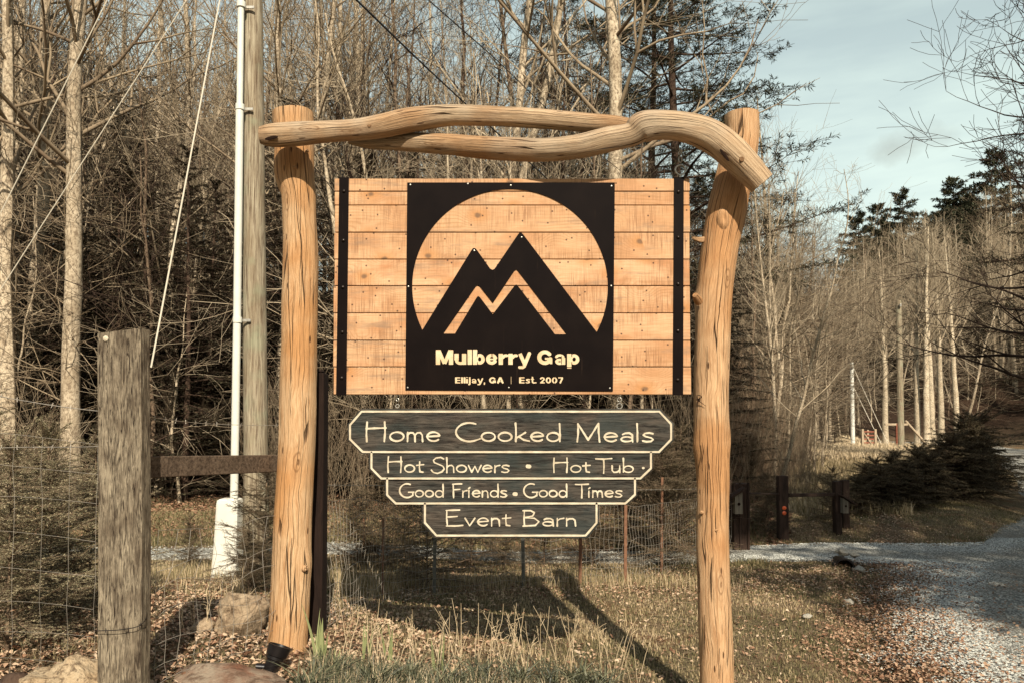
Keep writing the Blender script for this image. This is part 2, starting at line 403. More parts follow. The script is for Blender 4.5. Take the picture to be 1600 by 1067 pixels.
def mat_rock(name, a, b, c, sc=5):
    m = M(name, .9, .15); v = m.coord('Object', (1, 1, 1), True); n = m.noise(v, sc, 8, .65); n2 = m.noise(v, sc*3.3, 6, .7); n3 = m.noise(v, sc*.7, 3)
    base = m.mix(m.ramp(n, [(.4, 0.), (.6, 1.)]), a, b); base = m.mix(m.ramp(n2, [(.38, .8), (.5, 0.)]), base, c)
    base = m.mix(m.ramp(n3, [(.5, 0.), (.66, .6)]), base, tuple(x*.6 for x in a))
    m.color(base); m.bump(m.math('ADD', n, n2), .9, .03); return m.m
ROCK_T = mat_rock('tan_rock', (.46, .35, .23), (.34, .24, .15), (.13, .085, .05))
ROCK_R = mat_rock('reddish_flat_rock', (.21, .10, .06), (.32, .25, .18), (.12, .07, .045), 3.5)
ROCK_P = mat_rock('pale_rock', (.62, .48, .31), (.48, .34, .2), (.1, .06, .035), 9)
STONE_W = mat_rock('pale_stone', (.62, .58, .48), (.5, .45, .36), (.25, .2, .15), 14)
def mat_bark(name, a, b, c, sc=3., sz=.7):
    m = M(name, .9, .15); v = m.coord('Object', (1, 1, 1), True)
    k = m.n('ShaderNodeMapping'); k.inputs['Scale'].default_value = (1, 1, sz); m.l(v, k.inputs[0])
    n = m.noise(k.outputs[0], sc, 6, .7); n2 = m.noise(k.outputs[0], sc*6, 4, .7); oi = m.n('ShaderNodeObjectInfo')
    base = m.mix(m.ramp(n, [(.42, 0.), (.6, 1.)]), a, b); base = m.mix(m.ramp(n2, [(.40, .75), (.54, 0.)]), base, c)
    base = m.mix(m.math('MULTIPLY', oi.outputs['Random'], .35), base, tuple(x*.55 for x in b))
    m.color(base); m.bump(n2, .8, .02); return m.m
BARK_P = mat_bark('pale_lichen_bark', (.70, .57, .40), (.46, .36, .24), (.12, .075, .045))
BARK_W = mat_bark('chalky_white_bark', (.74, .62, .44), (.58, .46, .31), (.2, .14, .09))
BARK_D = mat_bark('dark_bark', (.12, .075, .05), (.075, .047, .032), (.025, .015, .01))
BARK_M = mat_bark('brown_bark', (.30, .21, .135), (.19, .13, .085), (.05, .03, .02))
def mat_twig(name, a, b):
    m = M(name, .9, .1); oi = m.n('ShaderNodeObjectInfo'); v = m.coord('Object', (1, 1, 1), True)
    base = m.mix(m.ramp(m.noise(v, 1.1, 3), [(.35, 0.), (.65, 1.)]), a, b); m.color(m.mix(m.math('MULTIPLY', oi.outputs['Random'], .35), base, tuple(x*.6 for x in b))); return m.m
TWIG_P = mat_twig('pale_twigs', (.56, .45, .31), (.36, .275, .18))
TWIG_M = mat_twig('tan_twigs', (.44, .34, .22), (.20, .14, .09))
TWIG_D = mat_twig('dark_twigs', (.07, .045, .032), (.045, .03, .022))
TWIG_R = mat_twig('reddish_stems', (.36, .23, .14), (.26, .17, .11))
def mat_rnd(name, stops, rough=.8, spec=.15, transl=0, patch=0):
    m = M(name, rough, spec); a = m.n('ShaderNodeAttribute', attribute_name='rnd'); f = a.outputs['Fac']
    c = m.ramp(f, stops)
    if patch: c = m.mix(m.math('MULTIPLY', m.ramp(m.noise(m.coord('Object'), 3, 2), [(.4, 0.), (.6, 1.)]), .5), c, tuple(patch))
    m.color(c)
    if transl:
        tr = m.n('ShaderNodeBsdfTranslucent'); m.l(c, tr.inputs[0]); mx = m.n('ShaderNodeMixShader'); mx.inputs[0].default_value = transl
        out = m.t.nodes['Material Output']; m.l(m.b.outputs[0], mx.inputs[1]); m.l(tr.outputs[0], mx.inputs[2]); m.l(mx.outputs[0], out.inputs[0])
    return m.m
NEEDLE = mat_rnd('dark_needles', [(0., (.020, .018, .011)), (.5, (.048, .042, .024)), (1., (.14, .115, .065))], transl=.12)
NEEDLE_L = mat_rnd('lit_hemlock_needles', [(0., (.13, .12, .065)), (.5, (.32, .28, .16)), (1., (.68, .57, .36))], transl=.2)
NEEDLE_P = mat_rnd('pine_needles', [(0., (.04, .042, .026)), (.5, (.075, .078, .045)), (1., (.14, .13, .075))], transl=.12)
NEEDLE_H = mat_rnd('hedge_needles', [(0., (.05, .042, .026)), (.5, (.13, .105, .06)), (1., (.32, .25, .14))], transl=.25)
LEAFM = mat_rnd('dead_leaves', [(0., (.16, .08, .045)), (.2, (.36, .20, .12)), (.45, (.54, .36, .23)), (.75, (.62, .44, .29)), (1., (.76, .60, .43))], transl=.15)
GRASSM = mat_rnd('lawn_grass', [(0., (.07, .070, .03)), (.25, (.17, .155, .07)), (.5, (.36, .28, .15)), (.75, (.56, .42, .24)), (1., (.74, .58, .37))], transl=.2)
SHADEGR = GRASSM
IRIS = mat_rnd('iris_leaves', [(0., (.22, .24, .10)), (1., (.42, .44, .21))], transl=.25, rough=.5)
MONDO = mat_rnd('dark_strap_leaves', [(0., (.03, .032, .018)), (.6, (.085, .09, .05)), (1., (.22, .21, .12))], rough=.45, spec=.4)
STALK = mat_rnd('dry_stalks', [(0., (.50, .36, .21)), (1., (.72, .58, .38))])
GRAVELM = mat_rnd('gravel_stones', [(0., (.16, .15, .13)), (.3, (.44, .43, .38)), (.7, (.62, .61, .53)), (1., (.74, .71, .61))], .9)
def mat_ground():
    m = M('ground_litter', .95, .1); v = m.coord('Object')
    n1 = m.noise(v, .8, 5, .6); n2 = m.noise(v, 22, 5, .75); n3 = m.noise(v, 90, 3, .7); n4 = m.noise(v, 2.6, 4)
    c = m.mix(m.ramp(n1, [(.42, 0.), (.58, 1.)]), (.30, .21, .125), (.20, .165, .085))
    c = m.mix(m.ramp(n2, [(.42, .9), (.56, 0.)]), c, (.07, .04, .024))
    c = m.mix(m.ramp(n3, [(.52, 0.), (.68, .7)]), c, (.42, .30, .19))
    c = m.mix(m.ramp(n4, [(.55, 0.), (.68, .5)]), c, (.26, .12, .06))
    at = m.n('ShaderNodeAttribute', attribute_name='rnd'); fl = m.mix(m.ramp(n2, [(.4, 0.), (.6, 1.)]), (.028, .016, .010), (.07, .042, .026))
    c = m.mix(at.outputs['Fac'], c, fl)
    m.color(c); m.bump(m.math('ADD', n2, n3), .9, .03); return m.m
GROUND = mat_ground()
def mat_gravel():
    m = M('gravel', .95, .15); v = m.coord('Object')
    vo = m.n('ShaderNodeTexVoronoi', _Scale=34); m.l(v, vo.inputs['Vector']); n1 = m.noise(v, .9, 5, .6); n2 = m.noise(v, 60, 4, .8)
    sc = m.n('ShaderNodeSeparateColor'); m.l(vo.outputs['Color'], sc.inputs[0])
    c = m.ramp(sc.outputs[0], [(0., (.32, .305, .26)), (.5, (.61, .595, .51)), (1., (.78, .745, .64))])
    c = m.mix(m.ramp(vo.outputs['Distance'], [(.35, 0.), (.6, .8)]), c, (.10, .095, .08))
    c = m.mix(m.ramp(n1, [(.45, 0.), (.66, .55)]), c, (.26, .2, .14)); c = m.mix(m.ramp(n2, [(.4, .5), (.55, 0.)]), c, (.14, .13, .11))
    m.color(c); m.bump(m.math('SUBTRACT', n2, vo.outputs['Distance']), 1., .02); return m.m
GRAVEL = mat_gravel()
# ------------------------------------------------------------ terrain and roads
def terrain():
    ys = list(np.arange(-110, -40, 5.0))+list(np.arange(-40, 3, 2.0)) + list(np.arange(3, 16, .13)); y = ys[-1]; st = .14
    while y < 270: y += st; ys.append(y); st *= 1.03
    xs = [0.]; st = .13; x = 0
    mid = list(np.arange(-7, 9, .13)); r = []; x = mid[-1]; st = .14
    while x < 230: x += st; r.append(x); st *= 1.055
    l = []; x = mid[0]; st = .14
    while x > -230: x -= st; l.append(x); st *= 1.055
    xs = np.array(l[::-1]+mid+r); ys = np.array(ys)
    X, Y = np.meshgrid(xs, ys); Z = g(X, Y) + .012*np.sin(X*9.1+Y*3.3)*np.sin(Y*7.7-X*2.1)*(Y < 16)*(Y > 3)
    V = np.stack([X, Y, Z], -1).reshape(-1, 3); nx = len(xs); ny = len(ys)
    i = np.arange(ny-1)[:, None]*nx+np.arange(nx-1)[None]; i = i.ravel()
    F = np.stack([i, i+1, i+nx+1, i+nx], 1)
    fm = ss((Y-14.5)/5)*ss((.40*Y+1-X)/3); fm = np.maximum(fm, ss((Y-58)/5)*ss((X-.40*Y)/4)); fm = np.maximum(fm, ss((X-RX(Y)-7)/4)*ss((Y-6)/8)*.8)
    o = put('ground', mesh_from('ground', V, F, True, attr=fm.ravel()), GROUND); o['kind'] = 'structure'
terrain()
def ribbon(name, ctr, hw, mat, lift, seed, crown=.03):
    """ctr: (x,y) list, hw: list of half widths"""
    n = int(sum(math.dist(a, b) for a, b in zip(ctr, ctr[1:]))/.22)
    path = smooth_path([(x, y, w) for (x, y), w in zip(ctr, hw)], n); c = path[:, :2]; w = path[:, 2]
    T = np.gradient(c, axis=0); T /= np.linalg.norm(T, axis=1, keepdims=True); N = np.stack([T[:, 1], -T[:, 0]], 1)
    k = 23; u = np.linspace(-1, 1, k); V = []
    for i in range(n):
        e0 = w[i]*(1+.06*noise.noise((i*.12, seed, 0))+.03*noise.noise((i*.5, seed, 0))); e1 = w[i]*(1+.06*noise.noise((i*.12, seed, 9))+.03*noise.noise((i*.5, seed, 9)))
        for q in u:
            d = q*(e1 if q > 0 else e0); x, y = c[i]+N[i]*d
            V.append((x, y, gz(x, y)+lift+crown*(1-q*q)-(.05 if abs(q) == 1 else 0)))
    i = (np.arange(n-1)[:, None]*k+np.arange(k-1)[None]).ravel()
    o = put(name, mesh_from(name, V, np.stack([i, i+1, i+k+1, i+k], 1), True), mat); o['kind'] = 'structure'
_rys = [-12, -4, 3, 6.5, 9.5, 13, 16.5, 20, 25, 31, 38, 45, 51]
ribbon('gravel_road', [(float(RX(y)), y) for y in _rys]+[(25.2, 56), (21, 60), (14, 63), (4, 65)],
       [3.0, 3.0, 2.8, 2.7, 2.5, 2.45, 2.45, 2.7, 2.2, 2.0, 1.9, 1.9, 1.9, 1.8, 1.8, 1.8, 1.8], GRAVEL, .035, 1.)
ribbon('gravel_driveway', [(10.5, 11.2), (8.8, 11.6), (7.2, 12.0), (5.4, 12.3), (3.6, 12.3), (2, 11.8), (-1, 11.2), (-4, 10.9), (-9, 10.5), (-18, 10.4), (-30, 11.5)],
       [1.7, 1.5, 1.15, .85, .6, .42, .36, .36, .38, .45, .5], GRAVEL, .022, 4.)

# ------------------------------------------------------------ loose ground stuff
def rot_basis(n, tilt):
    az = rng.uniform(0, 2*np.pi, n); t = rng.uniform(-tilt, tilt, n); t2 = rng.uniform(-tilt, tilt, n)
    a = np.stack([np.cos(az), np.sin(az), np.tan(t)], 1); b = np.stack([-np.sin(az), np.cos(az), np.tan(t2)], 1)
    a /= np.linalg.norm(a, axis=1, keepdims=True); b /= np.linalg.norm(b, axis=1, keepdims=True); return a, b
def leaves(name, xy, size=(.010, .025), mat=LEAFM, lift=.012, lo=0., hi=1., tilt=.5):
    n = len(xy); x, y = xy[:, 0], xy[:, 1]; C = np.stack([x, y, g(x, y)+lift+rng.uniform(0, .02, n)], 1); a, b = rot_basis(n, tilt)
    L = rng.uniform(*size, n)[:, None]; Wd = L*rng.uniform(.35, .7, n)[:, None]; up = np.array([[0, 0, 1.]])*L*rng.uniform(.1, .6, n)[:, None]
    # 6-point curled leaf: two tips, four shoulders
    P6 = np.stack([C-a*L, C-a*L*.25-b*Wd+up, C+a*L*.45-b*Wd*.8+up, C+a*L, C+a*L*.4+b*Wd*.8+up*.6, C-a*L*.3+b*Wd+up*.8], 1)
    V = P6.reshape(-1, 3); bs = (np.arange(n)*6)[:, None]
    F = np.concatenate([bs+np.array([[0, 1, 2, 3]]), bs+np.array([[0, 3, 4, 5]])])
    o = put(name, mesh_from(name, V, F, attr=np.repeat(rng.uniform(lo, hi, n), 6)), mat); o['kind'] = 'stuff'; return o
def blades(name, xy, h=(.03, .08), w=.003, mat=GRASSM, lo=0., hi=1., lean=.7, rn=None):
    n = len(xy); x, y = xy[:, 0], xy[:, 1]; C = np.stack([x, y, g(x, y)-.004], 1)
    az = rng.uniform(0, 2*np.pi, n); H = rng.uniform(*h, n)[:, None]; w = np.broadcast_to(w, (n,))[:, None]
    d = np.stack([np.cos(az), np.sin(az), 0*az], 1); s = np.stack([-np.sin(az), np.cos(az), 0*az], 1); ln = rng.uniform(.1, lean, n)[:, None]
    up = np.array([[0, 0, 1.]]); m = C+up*H*.6+d*H*ln*.35; t = C+up*H+d*H*ln
    V = np.stack([C-s*w, C+s*w, m+s*w*.8, m-s*w*.8, t], 1).reshape(-1, 3); b = (np.arange(n)*5)[:, None]
    F = np.concatenate([b+np.array([[0, 1, 2]]), b+np.array([[0, 2, 3]]), b+np.array([[3, 2, 4]])])
    r = rng.uniform(lo, hi, n) if rn is None else rn
    o = put(name, mesh_from(name, V, F, attr=np.repeat(r, 5)), mat); o['kind'] = 'stuff'; return o
def nzf(x, y, s, o=0):
    return (np.sin(x*s+1.3*o)*np.cos(y*s*1.2+o)+np.sin(x*s*2.3+y*s*1.7+o)*.6+np.sin(x*s*.6-y*s*3.1+2*o)*.5)/2.1
def fanpts(n, y0, y1, a=-.72, b=.72, p=1.):
    u = rng.uniform(0, 1, n)**p; y = y0+(y1-y0)*u; x = rng.uniform(a, b, n)*y; return np.stack([x, y], 1)
def road_edge_left(y): return np.interp(y, [0, 5, 6.5, 9, 10.6, 11.3], [2.8, 3.0, 3.15, 4.1, 4.9, 5.2])
def drive_mask(x, y):       # true on the driveway / road
    dc = np.interp(x, [-30, -18, -9, -4, -1, 2, 3.6, 5.2, 6.6, 8.1, 9.6, 12], [11.5, 10.4, 10.5, 10.9, 11.2, 11.8, 12.3, 12.3, 12.1, 11.8, 11.4, 11.2])
    hw = np.interp(x, [-30, 2, 3.6, 5.2, 7.2, 8.8, 10], [.4, .42, .6, .85, 1.15, 1.5, 1.6])
    return (np.abs(y-dc) < hw) | ((x > RX(y)-3.1+.0) & (x < RX(y)+3.6))
q = fanpts(260000, 3.6, 15.5, p=.7); x, y = q[:, 0], q[:, 1]
off = ~drive_mask(x, y); ditch = np.exp(-((x-(2.5+(y-5)*.45)-.25)/.3)**2)
moundleaf = ss((.4-x)/1.6)*ss((8.0-y)/2.5)
fenceline = np.exp(-((y-(9.2+x*.35))/.55)**2)*(x < 4.5)
patch = ss((nzf(x, y, 1.7)-.15)/.5)
dl = np.clip(.10+.85*moundleaf+.7*fenceline+.55*ditch+.15*patch, 0, 1)
keep = off & (rng.uniform(0, 1, len(x)) < dl*.62)
leaves('leaf_litter', q[keep][:70000], hi=.9)
q = fanpts(34000, 3.6, 12, a=.3, b=.7); x, y = q[:, 0], q[:, 1]; e = x-road_edge_left(y)
k = (rng.uniform(0, 1, len(x)) < np.exp(-np.maximum(e, 0)/.9)*.8*ss((e+.65+.3*nzf(x, y, 2.7))/.5)) & (y < 11.6)
leaves('leaf_litter', q[k], lo=.0, hi=.5, lift=.03)
k2 = (rng.uniform(0, 1, len(x)) < .75*np.exp(-np.maximum(e-.1, 0)/.75)*(.7+.6*nzf(x, y, 2.3))) & (e > .05) & (y < 11.2)
leaves('leaf_litter', q[k2], lo=.0, hi=.5, lift=.075)
q = fanpts(430000, 3.7, 17.5, p=.75); x, y = q[:, 0], q[:, 1]; off = ~drive_mask(x, y)
moundleaf = ss((.2-x)/1.4)*ss((7.4-y)/2.0); ditch = np.exp(-((x-(2.5+(y-5)*.45)-.35)/.35)**2)
dg = np.clip(.75+.35*nzf(x, y, 2.2, 3)-.6*moundleaf-.75*ditch, .02, 1)
k = off & (rng.uniform(0, 1, len(x)) < dg)
xx, yy = x[k], y[k]; r = np.clip(.52+.34*nzf(xx, yy, 1.5, 5)+rng.normal(0, .22, len(xx)) - .15*ss((xx-1)/2), 0, 1)
blades('lawn_grass', q[k][:300000], (.018, .055), .0032, rn=r[:300000])
# taller tufts of grass along the wire fence and behind the left post
q = fanpts(60000, 6.3, 10.6, a=-.62, b=.3); x, y = q[:, 0], q[:, 1]
k = (rng.uniform(0, 1, len(x)) < np.clip(np.exp(-((y-(9.3+x*.35))/.35)**2)+.8*(x < -1.2)*np.exp(-((y-8.6)/.9)**2), 0, 1)) & ~drive_mask(x, y)
blades('tall_grass', q[k][::2], (.07, .2), .0035, lo=.2, hi=1., lean=.5)
# gravel stones
def stones(name, xy, s=(.004, .015), mat=GRAVELM, lift=.045):
    n = len(xy); x, y = xy[:, 0], xy[:, 1]; C = np.stack([x, y, g(x, y)+lift], 1)
    oct_ = np.array([[1, 0, 0], [0, 1, 0], [-1, 0, 0], [0, -1, 0], [0, 0, 1]])
    S_ = rng.uniform(*s, n)[:, None, None]*rng.uniform(.6, 1.4, (n, 5, 1)); az = rng.uniform(0, 6.28, n)
    c, s_ = np.cos(az), np.sin(az); V = oct_[None]*S_; V = np.stack([V[..., 0]*c[:, None]-V[..., 1]*s_[:, None], V[..., 0]*s_[:, None]+V[..., 1]*c[:, None], V[..., 2]*.6], -1)+C[:, None]
    b = (np.arange(n)*5)[:, None]; F = np.concatenate([b+np.array([[0, 1, 4]]), b+np.array([[1, 2, 4]]), b+np.array([[2, 3, 4]]), b+np.array([[3, 0, 4]])])
    o = put(name, mesh_from(name, V.reshape(-1, 3), F, attr=np.repeat(rng.uniform(0, 1, n), 5)), mat); o['kind'] = 'stuff'
q = fanpts(110000, 5.4, 13.5, a=.3, b=.74); x, y = q[:, 0], q[:, 1]; e = x-road_edge_left(y)
dc = drive_mask(x, y)
k = (dc & (x > 3.2) & (e > 1.0)) | ((rng.uniform(0, 1, len(x)) < ss((e+.15)/1.3+.25*nzf(x, y, 3.1))) & (x < RX(y)+3) & (y < 11.2)) | (dc & (y > 11.2))
stones('road_gravel', q[k][:75000])
q = np.stack([rng.uniform(-9, 5, 14000), np.zeros(14000)], 1); q[:, 1] = np.interp(q[:, 0], [-9, -4, -1, 2, 3.6, 5.2], [10.5, 10.9, 11.2, 11.8, 12.3, 12.3])+rng.normal(0, .17, 14000)
stones('road_gravel', q)

# ------------------------------------------------------------ log arch
SY = 5.2
def px_path(rows, Y):
    """rows: (py, left, right[, Y]) -> centre line and radii of a standing log"""
    pts = []; rad = []
    for r in rows:
        yy = r[3] if len(r) > 3 else Y; a = P(r[1], r[0], yy); b = P(r[2], r[0], yy); pts.append(((a.x+b.x)/2, yy, a.z)); rad.append((b.x-a.x)/2)
    return pts, rad
def log(pts, rad, n, sides, bulges, seed, amp=.05, cutjit=0):
    pr = smooth_path([(*p, r) for p, r in zip(pts, rad)], n); c, r = pr[:, :3], pr[:, 3]
    def j(a, s, t):
        v = amp*noise.noise((math.cos(a)*1.2+seed, math.sin(a)*1.2, s*1.3))+.5*amp*noise.noise((math.cos(a)*3+seed, math.sin(a)*3, s*4))
        v += .22*amp*noise.noise((math.cos(a)*9+seed, math.sin(a)*9, s*3))
        for (bt, ba, h, w) in bulges:
            da = (a-ba+math.pi) % (2*math.pi)-math.pi; v += h*math.exp(-(da/w)**2-((s-bt)/(.09*w/.5))**2)
        return v
    return tube(c, r, sides, True, j)
arch = thing('log_gateway', (0, 5.3, gz(0, 5.3)), 'rustic gateway of two peeled log posts carrying a bent twisted log beam', 'gateway')
LY = 5.36
rowsL = [(177, 427, 489), (215, 430, 490), (250, 432, 490), (280, 434, 491), (305, 440, 493), (340, 442, 494), (400, 443, 497), (470, 441, 496), (540, 440, 495), (600, 438, 494), (700, 436, 492), (760, 432, 490), (830, 428, 487), (900, 425, 485), (960, 422, 482), (1012, 419, 480), (1060, 416, 482)]
pts, rad = px_path(rowsL, LY)
v, f, uv = log(pts, rad, 170, 40, [(.40, math.pi*1.02, .16, .7), (3.15, .3, .10, .5)], 1.7)
post = put('post', mesh_from('post', v, f, True, uv), LOG_L, arch)
RY = 5.36
rowsR = [(179, 1133, 1184), (220, 1134, 1184), (262, 1122, 1178), (300, 1112, 1170), (335, 1104, 1164), (380, 1097, 1154), (430, 1091, 1147), (480, 1088, 1142), (540, 1086, 1140), (610, 1085, 1137), (680, 1085, 1138), (700, 1085, 1139), (760, 1088, 1139), (850, 1088, 1139), (930, 1091, 1141), (1010, 1093, 1145), (1067, 1094, 1147), (1135, 1094, 1150)]
pts, rad = px_path(rowsR, RY)
v, f, uv = log(pts, rad, 170, 40, [(1.35, math.pi, .16, .45), (.75, 4.6, .10, .6), (2.3, 0., .09, .5), (2.35, math.pi, .07, .5)], 4.1, .06)
post2 = put('post', mesh_from('post', v, f, True, uv), LOG_R, arch)
def beam_rows(rows):
    pts = []; rad = []
    for (px, top, bot, Y) in rows: 
        a = P(px, top, Y); b = P(px, bot, Y); pts.append(((a.x+b.x)/2, Y, (a.z+b.z)/2)); rad.append((a.z-b.z)/2)
    return pts, rad
pts, rad = beam_rows([(408, 198, 226, 5.07), (425, 194, 230, 5.07), (460, 192, 229, 5.07), (520, 190, 222, 5.07), (560, 187, 219, 5.08), (600, 179, 215, 5.09), (640, 170, 207, 5.1), (700, 165, 197, 5.12), (760, 167, 197, 5.14), (810, 169, 199, 5.16), (860, 173, 202, 5.18), (915, 178, 206, 5.2), (960, 182, 211, 5.22), (1000, 190, 214, 5.24), (1030, 195, 212, 5.25)])
v, f, uv = log(pts, rad, 150, 32, [(.42, 2.4, .12, .5), (1.75, 4.6, .06, .6), (2.3, 1.2, .06, .5)], 7.7, .07)
beam = put('beam', mesh_from('beam', v, f, True, uv), BEAM_M, arch)
pts = []; rad = []
for (px, py, w, Y) in [(545, 221, 9, 5.22), (575, 223, 20, 5.21), (605, 222, 26, 5.20), (650, 223, 30, 5.18), (700, 226, 33, 5.16), (760, 231, 35, 5.14), (810, 234, 36, 5.12), (860, 234, 37, 5.09), (905, 229, 38, 5.07), (950, 218, 40, 5.05), (984, 211, 39, 5.04), (1002, 200, 49, 5.03), (1030, 196, 46, 5.03), (1070, 200, 47, 5.03), (1105, 212, 50, 5.04), (1135, 232, 51, 5.05), (1160, 256, 48, 5.06), (1180, 277, 43, 5.06), (1190, 288, 41, 5.06)]:
    p = P(px, py, Y); pts.append(p[:]); rad.append(w/2/1200*Y)
v, f, uv = log(pts, rad, 190, 36, [(2.0, 1.3, .16, .5), (2.62, 5.2, .08, .5), (.6, 2, .08, .5)], 12.3, .09)
beam2 = put('beam', mesh_from('beam', v, f, True, uv), BEAM_M, arch)
# wooden pegs, knots standing proud, stubs
def disc(px, py, Y, r, parent, mat, name, d=.012):
    p = P(px, py, Y); v, f = lathe([(r*.01, -d), (r, -d), (r, 0), (r*.9, .004), (r*.01, .004)], 12, (0, -1, .02), p); put(name, mesh_from(name, v, f, False), mat, parent)
PEG = mat_plain('peg_end_wood', (.26, .14, .065), .8, .2, .5, 60)
for (px, py, w, d, par) in [(446, 206, .017, .088, beam), (470, 206, .018, .086, beam), (577, 196, .016, .082, beam)]:
    disc(px, py, 5.09-d+.008, w, par, PEG, 'peg')
for (px, py) in [(1006, 202), (1129, 224), (1159, 249), (1148, 234)]: disc(px, py, 5.05-.094, .017, beam2, PEG, 'peg')
DARKK = mat_plain('dark_hollow', (.02, .01, .006), .9, .1, .3, 20)
for (px, py, Y, sx, sz, par, tl) in [(424, 216, 4.995, .045, .013, beam, .2), (1132, 243, 4.955, .05, .012, beam2, -.95)]:
    p = P(px, py, Y); v, f = lathe([(.001, -.02), (.8, -.02), (1, 0), (.6, .5), (.001, .6)], 14); v = v*np.array([sx, sz, .006]); v = np.stack([v[:, 0]*math.cos(tl)-v[:, 1]*math.sin(tl), -v[:, 2], v[:, 0]*math.sin(tl)+v[:, 1]*math.cos(tl)], 1)+np.array(p)
    put('hollow', mesh_from('hollow', v, f, True), DARKK, par)
# stub of a branch and small knots on the right post
p = P(1100, 375, 5.34); q2 = P(1082, 372, 5.30)
v, f, uv = tube(smooth_path([p, (p+q2)/2+Vector((0, 0, -.006)), q2], 8), [.022, .02, .02, .018, .016, .014, .012, .010], 10, True, lambda a, s, t: .2*noise.noise((a, s*20, 0)))
put('branch_stub', mesh_from('branch_stub', v, f, True, uv), LOG_R, post2)
p = P(1092, 472, 5.26); q2 = P(1086, 461, 5.2)
v, f, uv = tube(smooth_path([p, (p+q2)/2, q2], 6), [.03, .03, .028, .026, .023, .018], 10, True); put('branch_stub', mesh_from('branch_stub', v, f, True, uv), LOG_R, post2)
for (px, py, par, r, mt) in [(1131, 341, post2, .030, LOG_R), (1142, 385, post2, .010, LOG_R), (1123, 640, post2, .008, LOG_R), (1096, 800, post2, .009, LOG_R), (1127, 752, post2, .008, LOG_R), (1119, 828, post2, .008, LOG_R), (477, 888, post, .016, LOG_L), (460, 262, post, .010, LOG_L), (480, 236, post, .009, LOG_L)]:
    rr = [w for w in (rowsL if par is post else rowsR) if w[0] <= py][-1]; rx = (rr[2]-rr[1])/2; fx = (px-(rr[1]+rr[2])/2)/rx
    R_ = rx/1200*5.3; Y = 5.36-R_*math.sqrt(max(.05, 1-fx*fx)); p = P(px, py, Y-.002)
    vs_ = 1.9 if r > .02 else 1.0
    v, f = lathe([(r*1.5, -.012), (r*1.2, 0), (r, .007), (r*.6, .010), (r*.35, .004), (.0005, .003)], 16, (fx*.9, -1, .1), p); v[:, 2] = (v[:, 2]-p.z)*vs_+p.z
    put('knot', mesh_from('knot', v, f, True, np.stack([v[:, 0]*3, v[:, 2]], 1)), LOG_R, par)
def cut_line(par, rows, pl, r=.003):
    pts = []
    for (px, py) in pl:
        rr = [w for w in rows if w[0] <= py][-1]; rx = (rr[2]-rr[1])/2; fx = (px-(rr[1]+rr[2])/2)/rx; R_ = rx/1200*5.3
        pts.append(P(px, py, 5.36-R_*math.sqrt(max(.05, 1-fx*fx))-.0005)[:])
    n = max(6, len(pts)*5); path = smooth_path(pts, n); return tube(path, [r*(.3+.7*math.sin(math.pi*min(1, max(0, (i+.6)/n)))) for i in range(n)], 5, True)[:2]
put('carved_mark', mesh_from('carved_mark', *join_parts([cut_line(post2, rowsR, [(1088, 617), (1090, 624), (1091, 631)], .0035), cut_line(post2, rowsR, [(1088, 618), (1093, 617), (1096, 620), (1091, 624), (1095, 628), (1103, 634)], .0035)])), DARKK, post2)
def crack(par, rows, px, py0, py1, r, nm='crack'):
    n = int(max(4, (py1-py0)/18)); pl = [(px+random.uniform(-1.3, 1.3), py0+(py1-py0)*i/(n-1)) for i in range(n)]
    v, f = cut_line(par, rows, pl, r); put(nm, mesh_from(nm, v, f), DARKK, par)
for a in [(455, 300, 700, .0022), (455, 840, 930, .003), (478, 620, 690, .002), (447, 905, 980, .002), (470, 230, 420, .0018)]: crack(post, rowsL, *a)
for a in [(1118, 790, 860, .004), (1126, 430, 520, .0025), (1106, 540, 600, .002), (1130, 690, 760, .0025), (1105, 720, 800, .0022), (1100, 960, 1040, .0035), (1134, 860, 930, .003), (1112, 870, 940, .003), (1124, 990, 1060, .003), (1098, 690, 735, .003)]: crack(post2, rowsR, *a)

